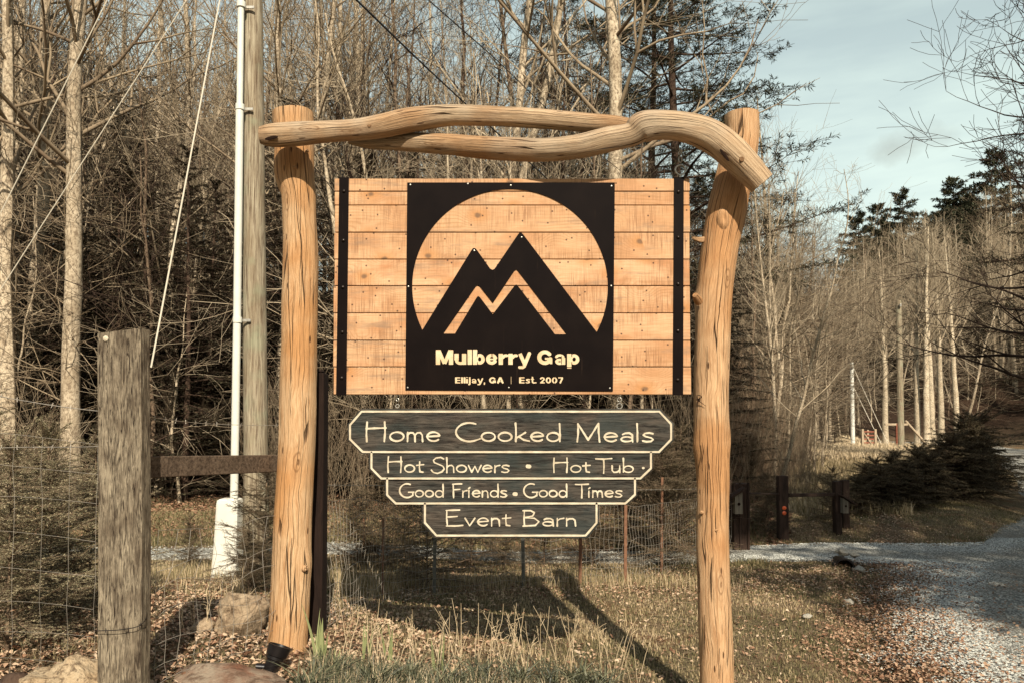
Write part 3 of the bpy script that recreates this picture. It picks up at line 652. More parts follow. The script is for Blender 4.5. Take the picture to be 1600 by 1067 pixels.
# ------------------------------------------------------------ outlines by distance fields
def sd_poly(X, Z, pts):
    d = np.full(X.shape, 1e9); inside = np.zeros(X.shape, bool); n = len(pts)
    for i in range(n):
        ax, az = pts[i]; bx, bz = pts[(i+1) % n]; ex, ez = bx-ax, bz-az; t = np.clip(((X-ax)*ex+(Z-az)*ez)/(ex*ex+ez*ez+1e-12), 0, 1)
        d = np.minimum(d, np.hypot(X-ax-t*ex, Z-az-t*ez)); c = ((az > Z) != (bz > Z)); xi = ax+(Z-az)/(bz-az+1e-12)*ex; inside ^= c & (X < xi)
    return np.where(inside, -d, d)
def sd_strokes(X, Z, strokes):
    """strokes: (list of pts, half width, square?)"""
    d = np.full(X.shape, 1e9)
    for pts, w, sq in strokes:
        pts = list(pts)
        xs = [p[0] for p in pts]; zs = [p[1] for p in pts]; m = 3*w
        sel = np.ix_(*[np.where(k)[0] for k in ((Z[:, 0] > min(zs)-m) & (Z[:, 0] < max(zs)+m), (X[0] > min(xs)-m) & (X[0] < max(xs)+m))])
        if 0 in (len(sel[0]), sel[1].shape[1]): continue
        Xs, Zs = X[sel], Z[sel]; ds = d[sel]
        for i in range(len(pts)-1):
            ax, az = pts[i]; bx, bz = pts[i+1]; ex, ez = bx-ax, bz-az; L = math.hypot(ex, ez)+1e-9; ex /= L; ez /= L
            u = (Xs-ax)*ex+(Zs-az)*ez; v = np.abs((Xs-ax)*-ez+(Zs-az)*ex)
            if sq:
                lo = 0 if i == 0 else -w; hi = L if i == len(pts)-2 else L+w*.6
                if 0 < i: s = np.hypot(u-np.clip(u, 0, L), v)-w; s = np.where((i == len(pts)-2) & (u > L), np.maximum(u-L, v-w), s)
                else: s = np.maximum(np.maximum(-u, u-L if len(pts) == 2 else u-L), v-w); 
                if i == 0 and len(pts) > 2: s = np.minimum(s, np.hypot(u-L, v)-w)
            else: s = np.hypot(u-np.clip(u, 0, L), v)-w
            ds = np.minimum(ds, s)
        d[sel] = ds
    return d
def contours(D, x0, z0, h):
    """marching squares on D<0 -> closed loops of (x,z)"""
    D = np.where(np.abs(D) < 1e-9, 1e-9, D); ny, nx = D.shape; I = D < 0
    code = I[:-1, :-1]*1+I[:-1, 1:]*2+I[1:, 1:]*4+I[1:, :-1]*8
    seg = {1: [(3, 0)], 2: [(0, 1)], 3: [(3, 1)], 4: [(1, 2)], 5: [(3, 2), (1, 0)], 6: [(0, 2)], 7: [(3, 2)], 8: [(2, 3)], 9: [(2, 0)], 10: [(0, 3), (2, 1)], 11: [(2, 1)], 12: [(1, 3)], 13: [(1, 0)], 14: [(0, 3)]}
    def edge(j, i, e):
        if e == 0: return ('h', j, i)
        if e == 2: return ('h', j+1, i)
        if e == 3: return ('v', j, i)
        return ('v', j, i+1)
    nxt = {}
    for j, i in zip(*np.where((code > 0) & (code < 15))):
        for a, b in seg[int(code[j, i])]: nxt[edge(j, i, a)] = edge(j, i, b)
    def pt(k):
        t, j, i = k
        a = D[j, i]; b = D[j, i+1] if t == 'h' else D[j+1, i]; s = a/(a-b)
        return (x0+(i+(s if t == 'h' else 0))*h, z0+(j+(0 if t == 'h' else s))*h)
    loops = []
    while nxt:
        k0, k = next(iter(nxt.items())); L = [pt(k0)]; del nxt[k0]
        while k != k0 and k in nxt: L.append(pt(k)); k = nxt.pop(k)
        if len(L) > 5:
            # drop near-collinear points
            out = [L[0]]
            for a in range(1, len(L)-1):
                p0, p1, p2 = out[-1], L[a], L[a+1]
                ar = abs((p1[0]-p0[0])*(p2[1]-p0[1])-(p1[1]-p0[1])*(p2[0]-p0[0]))/(math.dist(p0, p2)+1e-9)
                if ar > h*.06 or math.dist(p0, p1) > h*14: out.append(p1)
            loops.append(out)
    return loops
def plate_mesh(name, D, x0, z0, h, Y, thick):
    """solid of the region D<0, front face at y=Y, going back by thick"""
    cu = bpy.data.curves.new(name, 'CURVE'); cu.dimensions = '2D'; cu.fill_mode = 'BOTH'; cu.extrude = thick/2
    for L in contours(D, x0, z0, h):
        s = cu.splines.new('POLY'); s.points.add(len(L)-1)
        for p, (x, z) in zip(s.points, L): p.co = (x, z, 0, 1)
        s.use_cyclic_u = True
    o = bpy.data.objects.new(name, cu); link(o); dg = bpy.context.evaluated_depsgraph_get(); me = bpy.data.meshes.new_from_object(o.evaluated_get(dg))
    bpy.data.objects.remove(o); bpy.data.curves.remove(cu)
    n = len(me.vertices); a = np.zeros(n*3, np.float32); me.vertices.foreach_get('co', a); a = a.reshape(-1, 3)
    a = np.stack([a[:, 0], Y+thick/2-a[:, 2], a[:, 1]], 1); me.vertices.foreach_set('co', a.ravel().astype(np.float32)); me.update()
    me.materials.clear(); return me
def grid(px0, py0, px1, py1, Y, h):
    a = P(px0, py1, Y); b = P(px1, py0, Y); xs = np.arange(a.x, b.x, h); zs = np.arange(a.z, b.z, h); X, Z = np.meshgrid(xs, zs); return X, Z, a.x, a.z
def arc(cx, cz, rx, rz, a0, a1, n=12):
    return [(cx+rx*math.cos(math.radians(a0+(a1-a0)*i/n)), cz+rz*math.sin(math.radians(a0+(a1-a0)*i/n))) for i in range(n+1)]

# ------------------------------------------------------------ main sign board
bl = P(521, 616, SY); tr = P(1078, 279, SY)
board = thing('sign_board', (0, SY, bl.z), 'big plank sign board with black steel plate, mountain emblem and Mulberry Gap lettering', 'sign')
rowy = [279, 299.5, 321, 363.5, 405.5, 447, 489.5, 532, 573, 616.5]
T0 = .038
for i in range(9):
    zt = P(800, rowy[i], SY).z; zb = P(800, rowy[i+1], SY).z; zt -= .0026; zb += .0026
    x0 = P(522, 400, SY).x+random.uniform(-.004, .004); x1 = P(1078, 400, SY).x+random.uniform(-.004, .004)
    v, f = box((x0+x1)/2, SY+T0/2+random.uniform(-.0015, .0015), (zt+zb)/2, x1-x0, T0, zt-zb, .003)
    # slightly wandering saw-cut edges
    put('plank', mesh_from('plank', v-np.array([(x0+x1)/2, SY, (zt+zb)/2]), f), PLANK, board, False).location = Vector(((x0+x1)/2, SY, (zt+zb)/2))-board.location
def strap(px0, px1, pxb0, pxb1, bolts, bx):
    a = P(px0, 278, SY); b = P(px1, 278, SY); c = P(pxb0, 617, SY); d = P(pxb1, 617, SY); t = .006; y0 = SY-.003-t
    V = [(a.x, y0, a.z), (b.x, y0, b.z), (d.x, y0, d.z), (c.x, y0, c.z)]; V += [(x, SY-.003, z) for x, y, z in V]
    F = [[0, 3, 2, 1], [4, 5, 6, 7], [0, 1, 5, 4], [1, 2, 6, 5], [2, 3, 7, 6], [3, 0, 4, 7]]
    s = put('strap', mesh_from('strap', V, F), BLACK, board)
    for k, by in enumerate(bolts):
        p = P(bx[0]+(bx[1]-bx[0])*k/(len(bolts)-1), by, y0); v, f = lathe([(.0125, 0), (.0125, .001), (.011, .006), (.006, .0095), (.0005, .0105)], 12, (0, -1, 0), p); put('bolt', mesh_from('bolt', v, f, True), BOLT, s)
strap(530.5, 545.5, 525.5, 541.5, [299, 376, 449, 519, 590], (537.5, 534))
strap(1053, 1068, 1051, 1067, [300, 371, 444, 517, 593], (1060, 1059))
h = .0027; X, Z, x0, z0 = grid(628, 278, 968, 618, SY, h)
def pp(pts): return [(P(a, b, SY).x, P(a, b, SY).z) for a, b in pts]
u1 = 5.2/1200
rect = sd_poly(X, Z, pp([(636.5, 286), (960.5, 286), (957.5, 611), (633.5, 609)]))
cc = P(797, 447.5, SY); circ = np.hypot(X-cc.x, Z-cc.z)-153.5*u1
mount = sd_poly(X, Z, pp([(620, 578), (655, 523), (659, 517.5), (736.5, 392), (739, 388.5), (742.5, 388.5), (745, 391), (766, 420.5), (769.5, 422.3), (773, 420.5), (809, 367.5), (811.5, 364.5), (815, 364.5), (817.5, 367), (933.7, 521), (975, 577), (975, 700), (620, 700)]))
zig = sd_poly(X, Z, pp([(693, 521.5), (743.5, 448), (746.5, 446), (749.5, 448), (770, 474), (803.5, 424), (806.5, 422), (809, 424), (885, 522.5), (867, 522.5), (809, 447), (806.5, 445), (804, 447), (770, 491.5), (750, 465), (747.3, 463), (745, 465), (711, 521.5)]))
sky_hole = np.maximum(circ, -mount)
# heavy lettering in unit height, cut through the plate
def heavy(ch):
    w = .15; k = .11; S_ = []; cut = []; adv = .5
    ring = lambda cx, cz, rx, rz, a0=0, a1=360, ww=.12: (arc(cx, cz, rx, rz, a0, a1, 18), ww, False)
    if ch == 'M': S_ = [([(.15, 0), (.15, 1)], w, True), ([(1.03, 0), (1.03, 1)], w, True), ([(.2, .97), (.59, .08)], .125, True), ([(.98, .97), (.59, .08)], .125, True)]; adv = 1.25
    if ch == 'u': S_ = [([(.15, .76), (.15, .3)], w, True), (arc(.42, .3, .27, .2, 180, 360, 8), .11, False), ([(.66, 0), (.66, .76)], w, True)]; adv = .88
    if ch == 'l': S_ = [([(.16, 0), (.16, 1.02)], w, True)]; adv = .36
    if ch == 'b': S_ = [([(.16, 0), (.16, 1.02)], w, True), ring(.47, .38, .23, .25)]; cut = [([(.315, .0), (.315, .2)], .02, True), ([(.315, .56), (.315, .8)], .02, True)]; adv = .86
    if ch == 'e': S_ = [ring(.42, .38, .27, .26, 20, 325), ([(.2, .38), (.72, .38)], .07, True)]; cut = [([(.44, .42), (.44, .8)], .022, True)]; adv = .88
    if ch == 'r': S_ = [([(.15, 0), (.15, .76)], w, True), (arc(.5, .38, .24, .24, 150, 80, 5), .11, False)]; adv = .66
    if ch == 'y': S_ = [([(.12, .76), (.44, .06)], .13, True), ([(.76, .76), (.40, -.1), (.30, -.16), (.12, -.16)], .12, False)]; cut = [([(.0, -.06), (.36, -.06)], .012, True)]; adv = .92
    if ch == 'G': S_ = [ring(.52, .5, .37, .37, 38, 345, .14), ([(.52, .42), (1.0, .42)], .085, True), ([(.93, .05), (.93, .45)], .085, True)]; adv = 1.12
    if ch == 'a': S_ = [(arc(.38, .5, .23, .15, 165, 20, 8), .095, False), ([(.62, 0), (.62, .5)], .125, True), ring(.36, .22, .19, .13, 0, 360, .10)]; cut = [([(.485, .05), (.485, .6)], .018, True)]; adv = .85
    if ch == 'p': S_ = [([(.15, -.26), (.15, .76)], w, True), ring(.47, .38, .23, .25)]; cut = [([(.315, .0), (.315, .2)], .02, True), ([(.315, .56), (.315, .8)], .02, True), ([(0, -.17), (.3, -.17)], .012, True)]; adv = .84
    if ch == 'E': S_ = [([(.15, 0), (.15, 1)], w, True)]+[([(.1, z), (.78, z)], k, True) for z in (.105, .5, .895)]; adv = .86
    if ch == 'i': S_ = [([(.15, 0), (.15, .74)], w, True), ([(.15, .85), (.15, 1.02)], w, True)]; adv = .36
    if ch == 'j': S_ = [([(.18, .74), (.18, -.1), (.05, -.17)], .13, False), ([(.18, .85), (.18, 1.02)], w, True)]; adv = .39
    if ch == 'A': S_ = [([(.12, 0), (.5, .98)], w, True), ([(.9, 0), (.52, .98)], w, True), ([(.25, .3), (.78, .3)], .09, True)]; cut = [([(.5, .0), (.5, .5)], .02, True)]; adv = 1.02
    if ch == ',': S_ = [([(.14, .12), (.10, -.14)], .10, False)]; adv = .34
    if ch == '.': S_ = [([(.14, 0), (.14, .24)], .12, True)]; adv = .34
    if ch == 's': S_ = [([(.62, .6), (.42, .66), (.2, .62), (.2, .48), (.55, .34), (.58, .17), (.38, .09), (.12, .14)], .10, False)]; adv = .76
    if ch == 't': S_ = [([(.26, .98), (.26, .2), (.38, .1), (.5, .1)], .12, False), ([(.02, .66), (.5, .66)], .09, True)]; adv = .58
    if ch == '2': S_ = [(arc(.4, .68, .24, .22, 170, -35, 8)+[(.2, .14)], .12, False), ([(.08, .11), (.75, .11)], .11, True)]; adv = .84
    if ch == '0': S_ = [ring(.41, .5, .27, .38, ww=.125)]; cut = [([(.41, -.1), (.41, 1.1)], .02, True)]; adv = .86
    if ch == '7': S_ = [([(.05, .89), (.74, .89)], .11, True), ([(.66, .86), (.3, 0)], .125, True)]; adv = .8
    if ch == '|': S_ = [([(.1, -.12), (.1, 1.12)], .035, True)]; adv = .3
    if ch == ' ': adv = .38
    return S_, cut, adv
def lay(text, fn, px0, px1, base, cap, Y, track=0., each=False):
    tot = sum(fn(c)[2]+track for c in text); a = P(px0, base, Y); b = P(px1, base, Y); H = P(px0, cap, Y).z-a.z; sx = (b.x-a.x)/(tot-.04-track); 
    st = []; ct = []; cx = a.x; per = []
    for c in text:
        s, k, adv = fn(c)
        for src, dst in ((s, st), (k, ct)):
            for pts, w, sq in src: dst.append(([(cx+x*sx, a.z+z*H) for x, z in pts], w*(sx+H)/2, sq))
        per.append(([(cx+x*sx, a.z+z*H) for x, z in p_[0]] for p_ in s)); per[-1] = list(per[-1])
        cx += (adv+track)*sx
    return per if each else (st, ct)
st, ct = [], []
for tx, a_, b_, ba, ca in [('Mulberry', 681, 830, 569.5, 546), ('Gap', 839, 905, 569.5, 546.5), ('Ellijay,', 711, 759, 598.3, 588.3), ('GA', 764, 787, 598.3, 588.3), ('|', 797.5, 800.5, 598.3, 588.3), ('Est.', 811, 839, 598.3, 588.3), ('2007', 843, 880, 598.3, 588.3)]:
    s1, c1 = lay(tx, heavy, a_, b_, ba, ca, SY); st += s1; ct += c1
letters = np.maximum(sd_strokes(X, Z, st), -sd_strokes(X, Z, ct))
D = np.maximum(rect, -np.minimum(np.minimum(sky_hole, zig), letters))
plate = put('emblem_plate', plate_mesh('emblem_plate', D, x0, z0, h, SY-.0065, .0035), BLACK, board)
# planks glimpsed through the cut letters are paler, unweathered wood: a thin liner board behind the lettering
LINER = mat_plain('fresh_pale_wood', (.80, .64, .42), .7, .2, .18, 12, c2=(.66, .46, .26))
a = P(676, 542, SY); b = P(910, 602, SY); v, f = box((a.x+b.x)/2, SY-.0018, (a.z+b.z)/2, b.x-a.x, .0018, a.z-b.z, 0)
put('lettering_liner', mesh_from('lettering_liner', v, f), LINER, plate)
for px, py in [(641, 289), (731, 287.5), (798, 290), (955.5, 291), (638, 448), (955, 447), (741, 392), (637, 605), (795, 605), (953, 606), (815, 371)]:
    p = P(px, py, SY-.0065); v, f = lathe([(.0055, 0), (.005, .002), (.0005, .003)], 8, (0, -1, 0), p); put('screw', mesh_from('screw', v, f, True), STEEL, plate)
# hanging eye and chain links
def ring(c, R, r, ax, n=16, sz=1.0):
    pts = []; q = Vector((0, 0, 1)).rotation_difference(Vector(ax))
    for i in range(n+1):
        t = 2*math.pi*i/n; pts.append((Vector(c)+q @ Vector((R*math.cos(t), R*sz*math.sin(t), 0)))[:])
    return tube(pts, r, 6, False)[:2]
for px, top in ((1063, 232), (534.5, 222)):
    hk = thing('hanging_chain', P(px, 279, SY+.02), 'metal chain and eye holding the %s end of the plank board' % ('right' if px > 800 else 'left'), 'chain')
    ctr = lambda py: P(px, py, SY+.0)
    if px > 800:
        segs = [(238, .024, 1.9), (250, .022, 1.8)]
        put('eye', mesh_from('eye', *join_parts([ring(ctr(266), .034, .0055, (0, 1, 0)), tube([ctr(273)[:], ctr(279)[:]], .005, 6)[:2]]), True), STEEL, hk)
    else:
        segs = [(232, .02, 1.7), (245, .02, 1.7), (257, .02, 1.7)]
        put('eye', mesh_from('eye', *join_parts([ring(ctr(270), .014, .003, (0, 1, 0)), tube([ctr(273)[:], ctr(279)[:]], .003, 6)[:2]]), True), CABLE, hk)
    for i, (py, R, sz) in enumerate(segs):
        c = ctr(py); a = ring(c, R*.5, .0042 if px > 800 else .0022, (0, 1, 0) if i % 2 else (1, 0.25, 0), 16, sz)
        put('link', mesh_from('link', *a, True), STEEL if px > 800 else CABLE, hk)

# ------------------------------------------------------------ hand-lettered sign boards
def script(ch):
    w = .036; S_ = []; adv = .6
    e = lambda cx, cz, rx, rz, a0=0, a1=360: arc(cx, cz, rx, rz, a0, a1, 18)
    if ch == 'H': S_ = [[(.06, 0), (.04, .5), (.07, 1)], [(.80, 0), (.83, .5), (.81, 1)], [(.04, .66), (.4, .69), (.86, .7)]]; adv = 1.02
    if ch == 'o': S_ = [e(.31, .25, .29, .23)]; adv = .72
    if ch == 'm': S_ = [[(.04, .0), (.05, .47)], [(.05, .36), (.14, .45), (.27, .45), (.35, .33), (.36, 0)], [(.36, .34), (.45, .45), (.58, .45), (.66, .33), (.68, 0)]]; adv = .82
    if ch == 'e': S_ = [[(.04, .25), (.56, .29)]+e(.32, .25, .27, .235, 15, 318)]; adv = .7
    if ch == 'C': S_ = [e(.62, .5, .58, .5, 62, 300)+[(1.08, .14)]]; adv = 1.12
    if ch == 'k': S_ = [[(.05, 0), (.06, .5), (.04, .98)], [(.46, .47), (.08, .19)], [(.18, .25), (.4, .08), (.64, .02)]]; adv = .66
    if ch == 'd': S_ = [e(.30, .24, .27, .23), [(.57, .95), (.59, .4), (.58, 0)]]; adv = .74
    if ch == 'M': S_ = [[(.05, 0), (.09, .5), (.08, .98)], [(.08, .98), (.5, .1)], [(.5, .1), (.93, 1)], [(.93, 1), (.93, .5), (.97, 0)]]; adv = 1.12
    if ch == 'a': S_ = [[(.1, .4), (.2, .46), (.38, .47), (.49, .38), (.51, 0)], e(.27, .14, .23, .13)]; adv = .64
    if ch == 'l': S_ = [[(.06, 0), (.07, .5), (.05, .98)]]; adv = .26
    if ch == 's': S_ = [[(.44, .44), (.3, .48), (.12, .46), (.05, .37), (.14, .29), (.36, .22), (.46, .12), (.36, .02), (.18, .0), (.03, .05)]]; adv = .56
    if ch == 't': S_ = [[(.18, .68), (.17, .3), (.2, .05), (.38, .02)], [(.0, .46), (.42, .5)]]; adv = .46
    if ch == 'S': S_ = [[(.72, .9), (.55, 1), (.28, .97), (.12, .82), (.18, .66), (.42, .55), (.68, .42), (.76, .24), (.62, .04), (.36, -.06), (.12, .0), (0, .16)]]; adv = .86
    if ch == 'h': S_ = [[(.05, 0), (.06, .5), (.04, .98)], [(.06, .34), (.18, .46), (.34, .47), (.44, .36), (.46, 0)]]; adv = .6
    if ch == 'w': S_ = [[(0, .47), (.19, .02), (.37, .42), (.55, .02), (.74, .47)]]; adv = .8
    if ch == 'r': S_ = [[(.05, 0), (.05, .47)], [(.05, .32), (.16, .44), (.34, .48)]]; adv = .42
    if ch == 'T': S_ = [[(.0, .95), (.4, .93), (.86, .97)], [(.42, .94), (.44, .4), (.42, -.04)]]; adv = .84
    if ch == 'u': S_ = [[(.04, .47), (.04, .14), (.14, .01), (.3, .02), (.44, .14)], [(.45, .47), (.45, 0)]]; adv = .6
    if ch == 'b': S_ = [[(.05, .98), (.06, .4), (.05, .04)], e(.32, .23, .26, .22)]; adv = .68
    if ch == 'G': S_ = [e(.56, .47, .54, .5, 66, 312)+[(.98, .12), (.98, .36)], [(.66, .36), (1.06, .37)]]; adv = 1.14
    if ch == 'F': S_ = [[(.08, -.04), (.07, .5), (.05, .96)], [(.0, .94), (.66, .97)], [(.07, .54), (.54, .57)]]; adv = .7
    if ch == 'i': S_ = [[(.06, 0), (.06, .46)], [(.04, .62), (.13, .70)]]; adv = .28
    if ch == 'n': S_ = [[(.05, 0), (.05, .46)], [(.05, .34), (.17, .45), (.33, .46), (.43, .35), (.45, 0)]]; adv = .6
    if ch == 'E': S_ = [[(.1, 0), (.06, .5), (.07, .96)], [(.03, .95), (.72, .98)], [(.07, .55), (.6, .58)], [(.04, 0), (.5, .0), (.88, .04)]]; adv = 1.0
    if ch == 'v': S_ = [[(0, .47), (.23, .01), (.5, .48)]]; adv = .6
    if ch == 'B': S_ = [[(.07, 0), (.05, .5), (.07, .96)], [(.0, .95), (.35, .96), (.52, .83), (.44, .62), (.08, .53)], [(.08, .53), (.52, .48), (.72, .27), (.56, .04), (0, -.01)]]; adv = .86
    return [(s, w, False) for s in S_], [], adv
rows = [
 ([(564, 638), (1031, 638), (1053, 661), (1053, 688), (1031, 709), (565, 709), (543, 687), (543, 662)],
  [(565, 642.5), (1030, 642.5), (1048.5, 662), (1048.5, 686), (1029.5, 705.5), (567, 705.5), (547, 685.5), (547, 663.5)], True,
  [('Home', 571, 690, 689, 659), ('Cooked', 711, 879, 689, 660), ('Meals', 900, 1023, 689.5, 661)], 1.25),
 ([(576, 709.5), (1021, 709.5), (1021, 733), (1003, 750), (592, 750), (576, 733)],
  [(580.5, 706), (580.5, 731), (596, 746.8), (1000.5, 746.8), (1017, 731), (1017, 706)], False,
  [('Hot', 605, 662, 737.5, 713), ('Showers', 674, 797, 737.5, 714), ('Hot', 864, 922, 737.5, 715), ('Tub', 931, 991, 737.5, 715)], 1.),
 ([(601, 750.5), (996, 750.5), (996, 774), (980.5, 788.5), (616, 788.5), (601, 774)],
  [(605, 747), (605, 772.5), (618.5, 785.8), (977, 785.8), (992, 772), (992, 747)], False,
  [('Good', 624, 695, 776, 754.5), ('Friends', 707, 793, 776, 754.5), ('Good', 818, 888, 776, 754.5), ('Times', 899, 973, 776, 755)], 1.),
 ([(659.5, 789), (936, 789), (936, 818), (918, 840.5), (679, 840.5), (659.5, 818)],
  [(664, 786), (664, 816), (682, 836), (915, 836), (932, 816), (932, 786)], False,
  [('Event', 696, 798, 821, 795.5), ('Barn', 817, 903, 821, 796)], 1.)]
LS = 5.2
stk = thing('stacked_sign', (0, LS, P(800, 840, LS).z), 'dark weathered sign of four stacked boards with cream lettering listing meals, showers and hot tub', 'sign')
for outer, border, closed, words, ws in rows:
    o2 = [(P(a, b, LS).x, P(a, b, LS).z) for a, b in outer]; n = len(o2); cx = sum(p[0] for p in o2)/n; cz = sum(p[1] for p in o2)/n
    Vv = []; inn = .010
    for dep, k in ((LS+.04, 0), (LS+.004, 0), (LS, 1)):
        for i, (x, z) in enumerate(o2):
            a = o2[i-1]; b = o2[(i+1) % n]
            if k: x += inn*.55*np.sign(cx-x)*(1 if abs(x-cx) > .3 else 0); z += inn*.4*np.sign(cz-z)
            Vv.append((x, dep, z))
    Ff = [list(range(n)), [2*n+i for i in range(n)][::-1]]+[[r*n+i, r*n+(i+1) % n, (r+1)*n+(i+1) % n, (r+1)*n+i] for r in range(2) for i in range(n)]
    bd = put('board', mesh_from('board', Vv, Ff), SIGNB, stk)
    px0 = min(a for a, b in outer)-4; px1 = max(a for a, b in outer)+4; py0 = min(b for a, b in outer)-6; py1 = max(b for a, b in outer)+6
    X, Z, x0, z0 = grid(px0, py0, px1, py1, LS, .0026)
    wob = .0011*(np.sin(X*90)*np.sin(Z*120)+np.sin(X*37+Z*61))
    bp = [(P(a, b, LS).x, P(a, b, LS).z) for a, b in border]+([(P(*border[0], LS).x, P(*border[0], LS).z)] if closed else [])
    Db = sd_strokes(X, Z, [(bp, 1.5*LS/1200, False)])+wob*.4
    put('border', plate_mesh('border', Db, x0, z0, .0026, LS-.003, .0045), CREAM, bd)
    hw = 1.18*LS/1200*(1.15 if ws > 1 else .92); glyphs = []
    for tx, a_, b_, ba, ca in words:
        for pl in lay(tx, script, a_, b_, ba, ca, LS, each=True): glyphs.append(('letter', [(p_, hw, False) for p_ in pl]))
    if ws == 1. and tx == 'Tub': c = P(825.5, 728, LS); glyphs.append(('dot', [([(c.x-.006, c.z), (c.x+.006, c.z-.001)], .013, False)])); c = P(1005, 730.5, LS); glyphs.append(('dot', [([(c.x-.002, c.z), (c.x+.002, c.z)], .007, False)]))
    if ws == 1. and tx == 'Times': c = P(805, 771, LS); glyphs.append(('dot', [([(c.x-.005, c.z), (c.x+.005, c.z-.001)], .013, False)]))
    for gi, (nm, st) in enumerate(glyphs):
        xs = [p[0] for s_ in st for p in s_[0]]; zs = [p[1] for s_ in st for p in s_[0]]; h_ = .0016
        gx = np.arange(min(xs)-.03, max(xs)+.03, h_); gz_ = np.arange(min(zs)-.03, max(zs)+.03, h_); X, Z = np.meshgrid(gx, gz_); wob = .0009*(np.sin(X*90)*np.sin(Z*120)+np.sin(X*37+Z*61))
        put(nm, plate_mesh(nm, sd_strokes(X, Z, st)+wob, gx[0], gz_[0], h_, LS-.003-(gi % 2)*.0003, .0045), CREAM, bd)
for px, ly, sd in ((968, 632, .018), (621, 632, .012)):
    hk = thing('sign_hook', P(px, 632, LS+.02), 'small wire hook under the plank board at the %s, above the stacked sign' % ('right' if px > 800 else 'left'), 'hook')
    put('hook_loop', mesh_from('hook_loop', *join_parts([ring(P(px, 634, LS+.02), sd, .003, (0, 1, 0)), ring(P(px, 624, LS+.02), sd*.8, .003, (0.3, 1, 0)), ring(P(px, 617, LS+.02), sd*.6, .003, (1, .2, 0))]), True), STEEL, hk)
# ------------------------------------------------------------ tree makers
def rv(r): return Vector((r.uniform(-1, 1), r.uniform(-1, 1), r.uniform(-1, 1)))
class Segs:
    def __init__(s): s.a = []; s.b = []; s.ra = []; s.rb = []
    def add(s, p, q, r0, r1): s.a.append(p[:]); s.b.append(q[:]); s.ra.append(r0); s.rb.append(r1)
    def mesh(s, name, n=3, nbig=5, big=.018):
        a, b, ra, rb = map(np.array, (s.a, s.b, s.ra, s.rb)); k = ra > big
        V1, F1 = prisms(a[~k], b[~k], ra[~k], rb[~k], n)
        if k.any():
            V2, F2 = prisms(a[k], b[k], ra[k], rb[k], nbig); F = np.concatenate([F1, F2+len(V1)]); V = np.concatenate([V1, V2])
        else: V, F = V1, F1
        return mesh_from(name, V, F, True)
def grow(S_, r, p, d, L, rad, lev, up=.05, wig=.16, kids=(3, 3, 2), minr=.004, ang=.8):
    n = 8 if lev == 2 else (5 if lev == 1 else 3); step = L/n; pts = []; wig = wig*(.8 if lev == 2 else 1.)
    for i in range(n):
        d = (d+rv(r)*wig+Vector((0, 0, up))).normalized(); q = p+d*step; r1 = max(minr, rad*(1-.8*(i+1)/n)); r0 = max(minr, rad*(1-.8*i/n))
        S_.add(p, q, r0, r1); pts.append((q, d, r1)); p = q
    if lev > 0:
        for _ in range(kids[3-lev-1] if lev < 3 else kids[0]):
            q, dd, r1 = r.choice(pts); ax = rv(r).normalized(); side = dd.cross(ax).normalized()
            nd = (dd*math.cos(ang)+side*math.sin(ang)*r.uniform(.6, 1.1)).normalized()
            grow(S_, r, q, nd, L*r.uniform(.42, .68), max(minr, r1*.75), lev-1, up, wig*1.15, kids, minr, ang)
def trunk_path(r, H, lean=.05, wig=.10, n=12):
    p = Vector((0, 0, 0)); d = Vector((r.uniform(-lean, lean), r.uniform(-lean, lean), 1)).normalized(); pts = [p]; 
    for i in range(n): d = (d+Vector((r.uniform(-wig, wig), r.uniform(-wig, wig), .5))).normalized(); p = p+d*H/n; pts.append(p)
    return pts
def at_path(pts, t): f = t*(len(pts)-1); i = min(int(f), len(pts)-2); return pts[i].lerp(pts[i+1], f-i)
